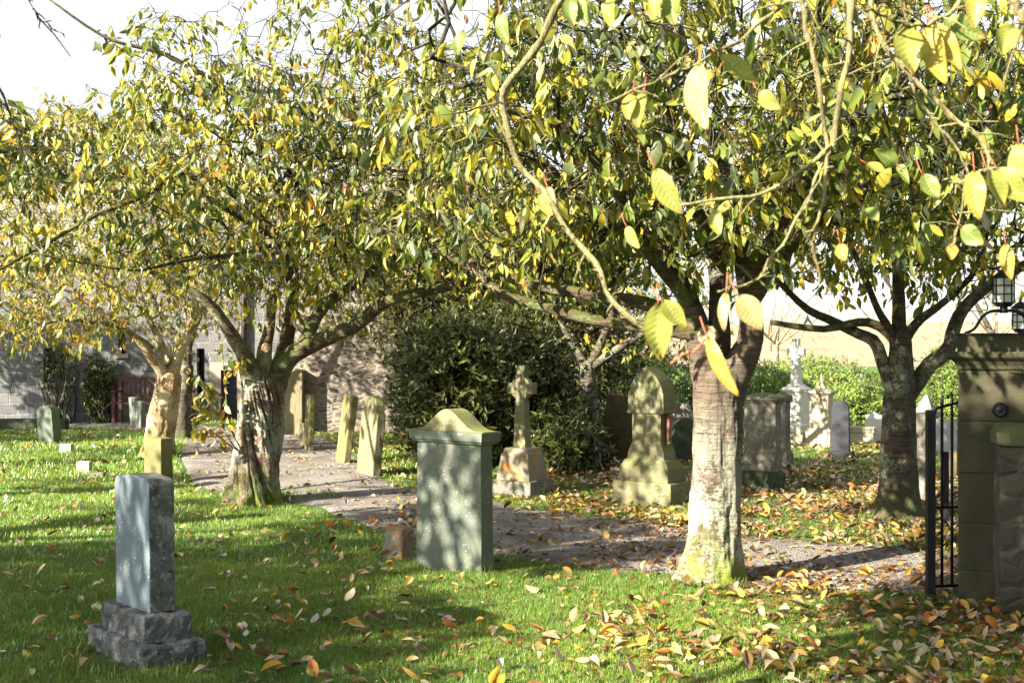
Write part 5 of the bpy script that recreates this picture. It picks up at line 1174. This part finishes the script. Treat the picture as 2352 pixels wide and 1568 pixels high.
LT = curl_templates()
LCOL = {'golden yellow': (.46, .28, .04), 'pale cream': (.38, .29, .16), 'dark brown': (.11, .05, .028), 'rusty orange': (.34, .13, .04), 'greenish yellow': (.36, .33, .08)}
def litter_density(X, Y):
    dx, dy = disp(X, Y); onp = in_path(X, Y)
    d = np.full(X.shape, 22.0)
    d = np.where((dy > 1180) & (dx > 500), 36, d); d = np.where((dy > 1400) & (dx > 560), 70, d)
    d = np.where((dy > 1320) & (dx > 1000), 55 + .05 * (dx - 1000), d); d = np.where((dy > 1400) & (dx > 1350), 115, d)
    d = np.where((dy > 1345) & (dx > 1700), 215, d)
    d = np.where((dx > 1690) & (dy > 1075) & (dy < 1260), 210, d); d = np.where((dx > 1150) & (dx < 1690) & (dy < 1200) & (dy > 1040), 190, d)
    d = np.where((dx > 1780) & (dx < 2350) & (dy > 1240) & (dy < 1300), 240, d)
    d = np.where((dx > 660) & (dx < 1000) & (dy < 1110), 70, d)
    p = np.where(dx < 900, 32, np.where(dx < 1500, 55, 90)); p = np.where((dx > 1700) & (dy > 1300), 210, p); p = np.where((dx > 1500) & (dy < 1240), 150, p)
    d = np.where(onp, p, d)
    d = np.where((dy < 1070) & (dx > 1700), 60 * (dx < 2100), d); d = np.where((dx < 500) & (dy > 1040), 16, d)
    d = d * (.35 + 1.3 * clump(X, Y, 2.6) ** 1.3) * (.6 + .8 * clump(X, Y, 6.0))
    return d
def litter():
    reseed('litter')
    X, Y = frustum_pts(760000, 4.2, 24, .9); area_d = len(X) / (.392 * (24 ** 2 - 4.2 ** 2) + 1.8 * (24 - 4.2))
    k = rng.random(len(X)) < litter_density(X, Y) / area_d
    for ex, ey, er in EXCL: k &= np.hypot(X - ex, Y - ey) > er * .85
    X, Y = X[k], Y[k]; n = len(X)
    onp = in_path(X, Y); z = gz(X, Y) + np.where(onp, .016, rng.uniform(.010, .040, n))
    a = rng.uniform(0, 2 * PI, n); al = np.stack([np.cos(a), np.sin(a), rng.normal(0, .28, n)], 1)
    nr = np.stack([rng.normal(0, .42, n), rng.normal(0, .42, n), np.where(rng.random(n) < .75, 1.0, -1.0)], 1)
    sz = .069 * np.clip(rng.normal(1, .30, n), .4, 1.7); names = list(LCOL); P0 = np.array([LCOL[q] for q in names])
    brown = (clump(X, Y, 1.9) > .55)
    ci = np.where(brown & (rng.random(n) < .55), rng.choice([2, 3], n, p=[.6, .4]), rng.choice(5, n, p=[.34, .26, .16, .12, .12]))
    col = np.clip(P0[ci] * (1 + rng.normal(0, .2, (n, 1))), .01, .85); ti = rng.integers(0, 5, n)
    dx, dy = disp(X, Y); vis = (dx > 15) & (dx < 2337) & (dy < 1555); order = np.argsort(np.where(vis, Y, 99)); ind = order[:290]; rest = order[290:]
    # broken brown fragments under the whole leaves
    mb = int(n * 2.2); src = rng.integers(0, n, mb); src = src[dx[src] > 900] if True else src; mb = len(src)
    bx_, by_ = X[src] + rng.normal(0, .16, mb), Y[src] + rng.normal(0, .16, mb); bz = gz(bx_, by_) + np.where(in_path(bx_, by_), .014, rng.uniform(.006, .026, mb)); ba = rng.uniform(0, 2 * PI, mb)
    frag = build_leaves('leaf_fragments', np.stack([bx_, by_, bz], 1), np.stack([np.cos(ba), np.sin(ba), rng.normal(0, .3, mb)], 1), np.stack([rng.normal(0, .5, mb), rng.normal(0, .5, mb), np.ones(mb)], 1),
        rng.uniform(.025, .06, mb), pick_cols(mb, [(.09, .035, .02), (.20, .075, .035), (.05, .03, .02), (.30, .16, .06)], (4, 3, 2, 1)), M_litter, None, diamond_template(.7)); tag(frag, kind='stuff')
    # the nearest leaves: one object each
    cache = {}
    for i in ind:
        key = (ti[i], ci[i])
        if key not in cache:
            tv, tf = LT[ti[i]]; me = np_mesh('fallen_leaf', tv, tris=tf, colors=np.tile(P0[ci[i]], (len(tv), 1))); me.materials.append(M_litter); cache[key] = me
        o = bpy.data.objects.new('fallen_leaf', cache[key]); C.objects.link(o)
        y = Vector(al[i]).normalized(); x = y.cross(Vector(nr[i])).normalized(); zz = x.cross(y)
        from mathutils import Matrix
        o.matrix_world = Matrix.Translation((X[i], Y[i], z[i])) @ Matrix((x, y, zz)).transposed().to_4x4() @ Matrix.Scale(sz[i], 4)
        tag(o, names[ci[i]] + ' fallen cherry leaf lying in the grass close to the camera', 'leaf', names[ci[i]] + ' fallen leaves in the near grass')
    V = []; Fc = []; Cc = []; off = 0
    for t in range(5):
        s = rest[ti[rest] == t]; tv, tf = LT[t]; y = norm(al[s]); x = norm(np.cross(y, nr[s])); zz = np.cross(x, y); b = np.stack([X[s], Y[s], z[s]], 1)
        v = b[:, None] + sz[s][:, None, None] * (tv[None, :, 0:1] * x[:, None] + tv[None, :, 1:2] * y[:, None] + tv[None, :, 2:3] * zz[:, None])
        V.append(v.reshape(-1, 3)); Fc.append((tf[None] + (np.arange(len(s)) * len(tv))[:, None, None]).reshape(-1, 3) + off); Cc.append(np.repeat(col[s][:, None], len(tv), 1).reshape(-1, 3)); off += len(s) * len(tv)
    tag(link('leaf_litter', np_mesh('leaf_litter', np.concatenate(V), tris=np.concatenate(Fc), colors=np.concatenate(Cc)), M_litter), kind='stuff')
    print('litter', n)
litter()
for T, nm in ((T0, 'T0'), (T1, 'T1'), (T2, 'T2'), (T3, 'T3')): print(nm, len(T.P), T.leaf_n)
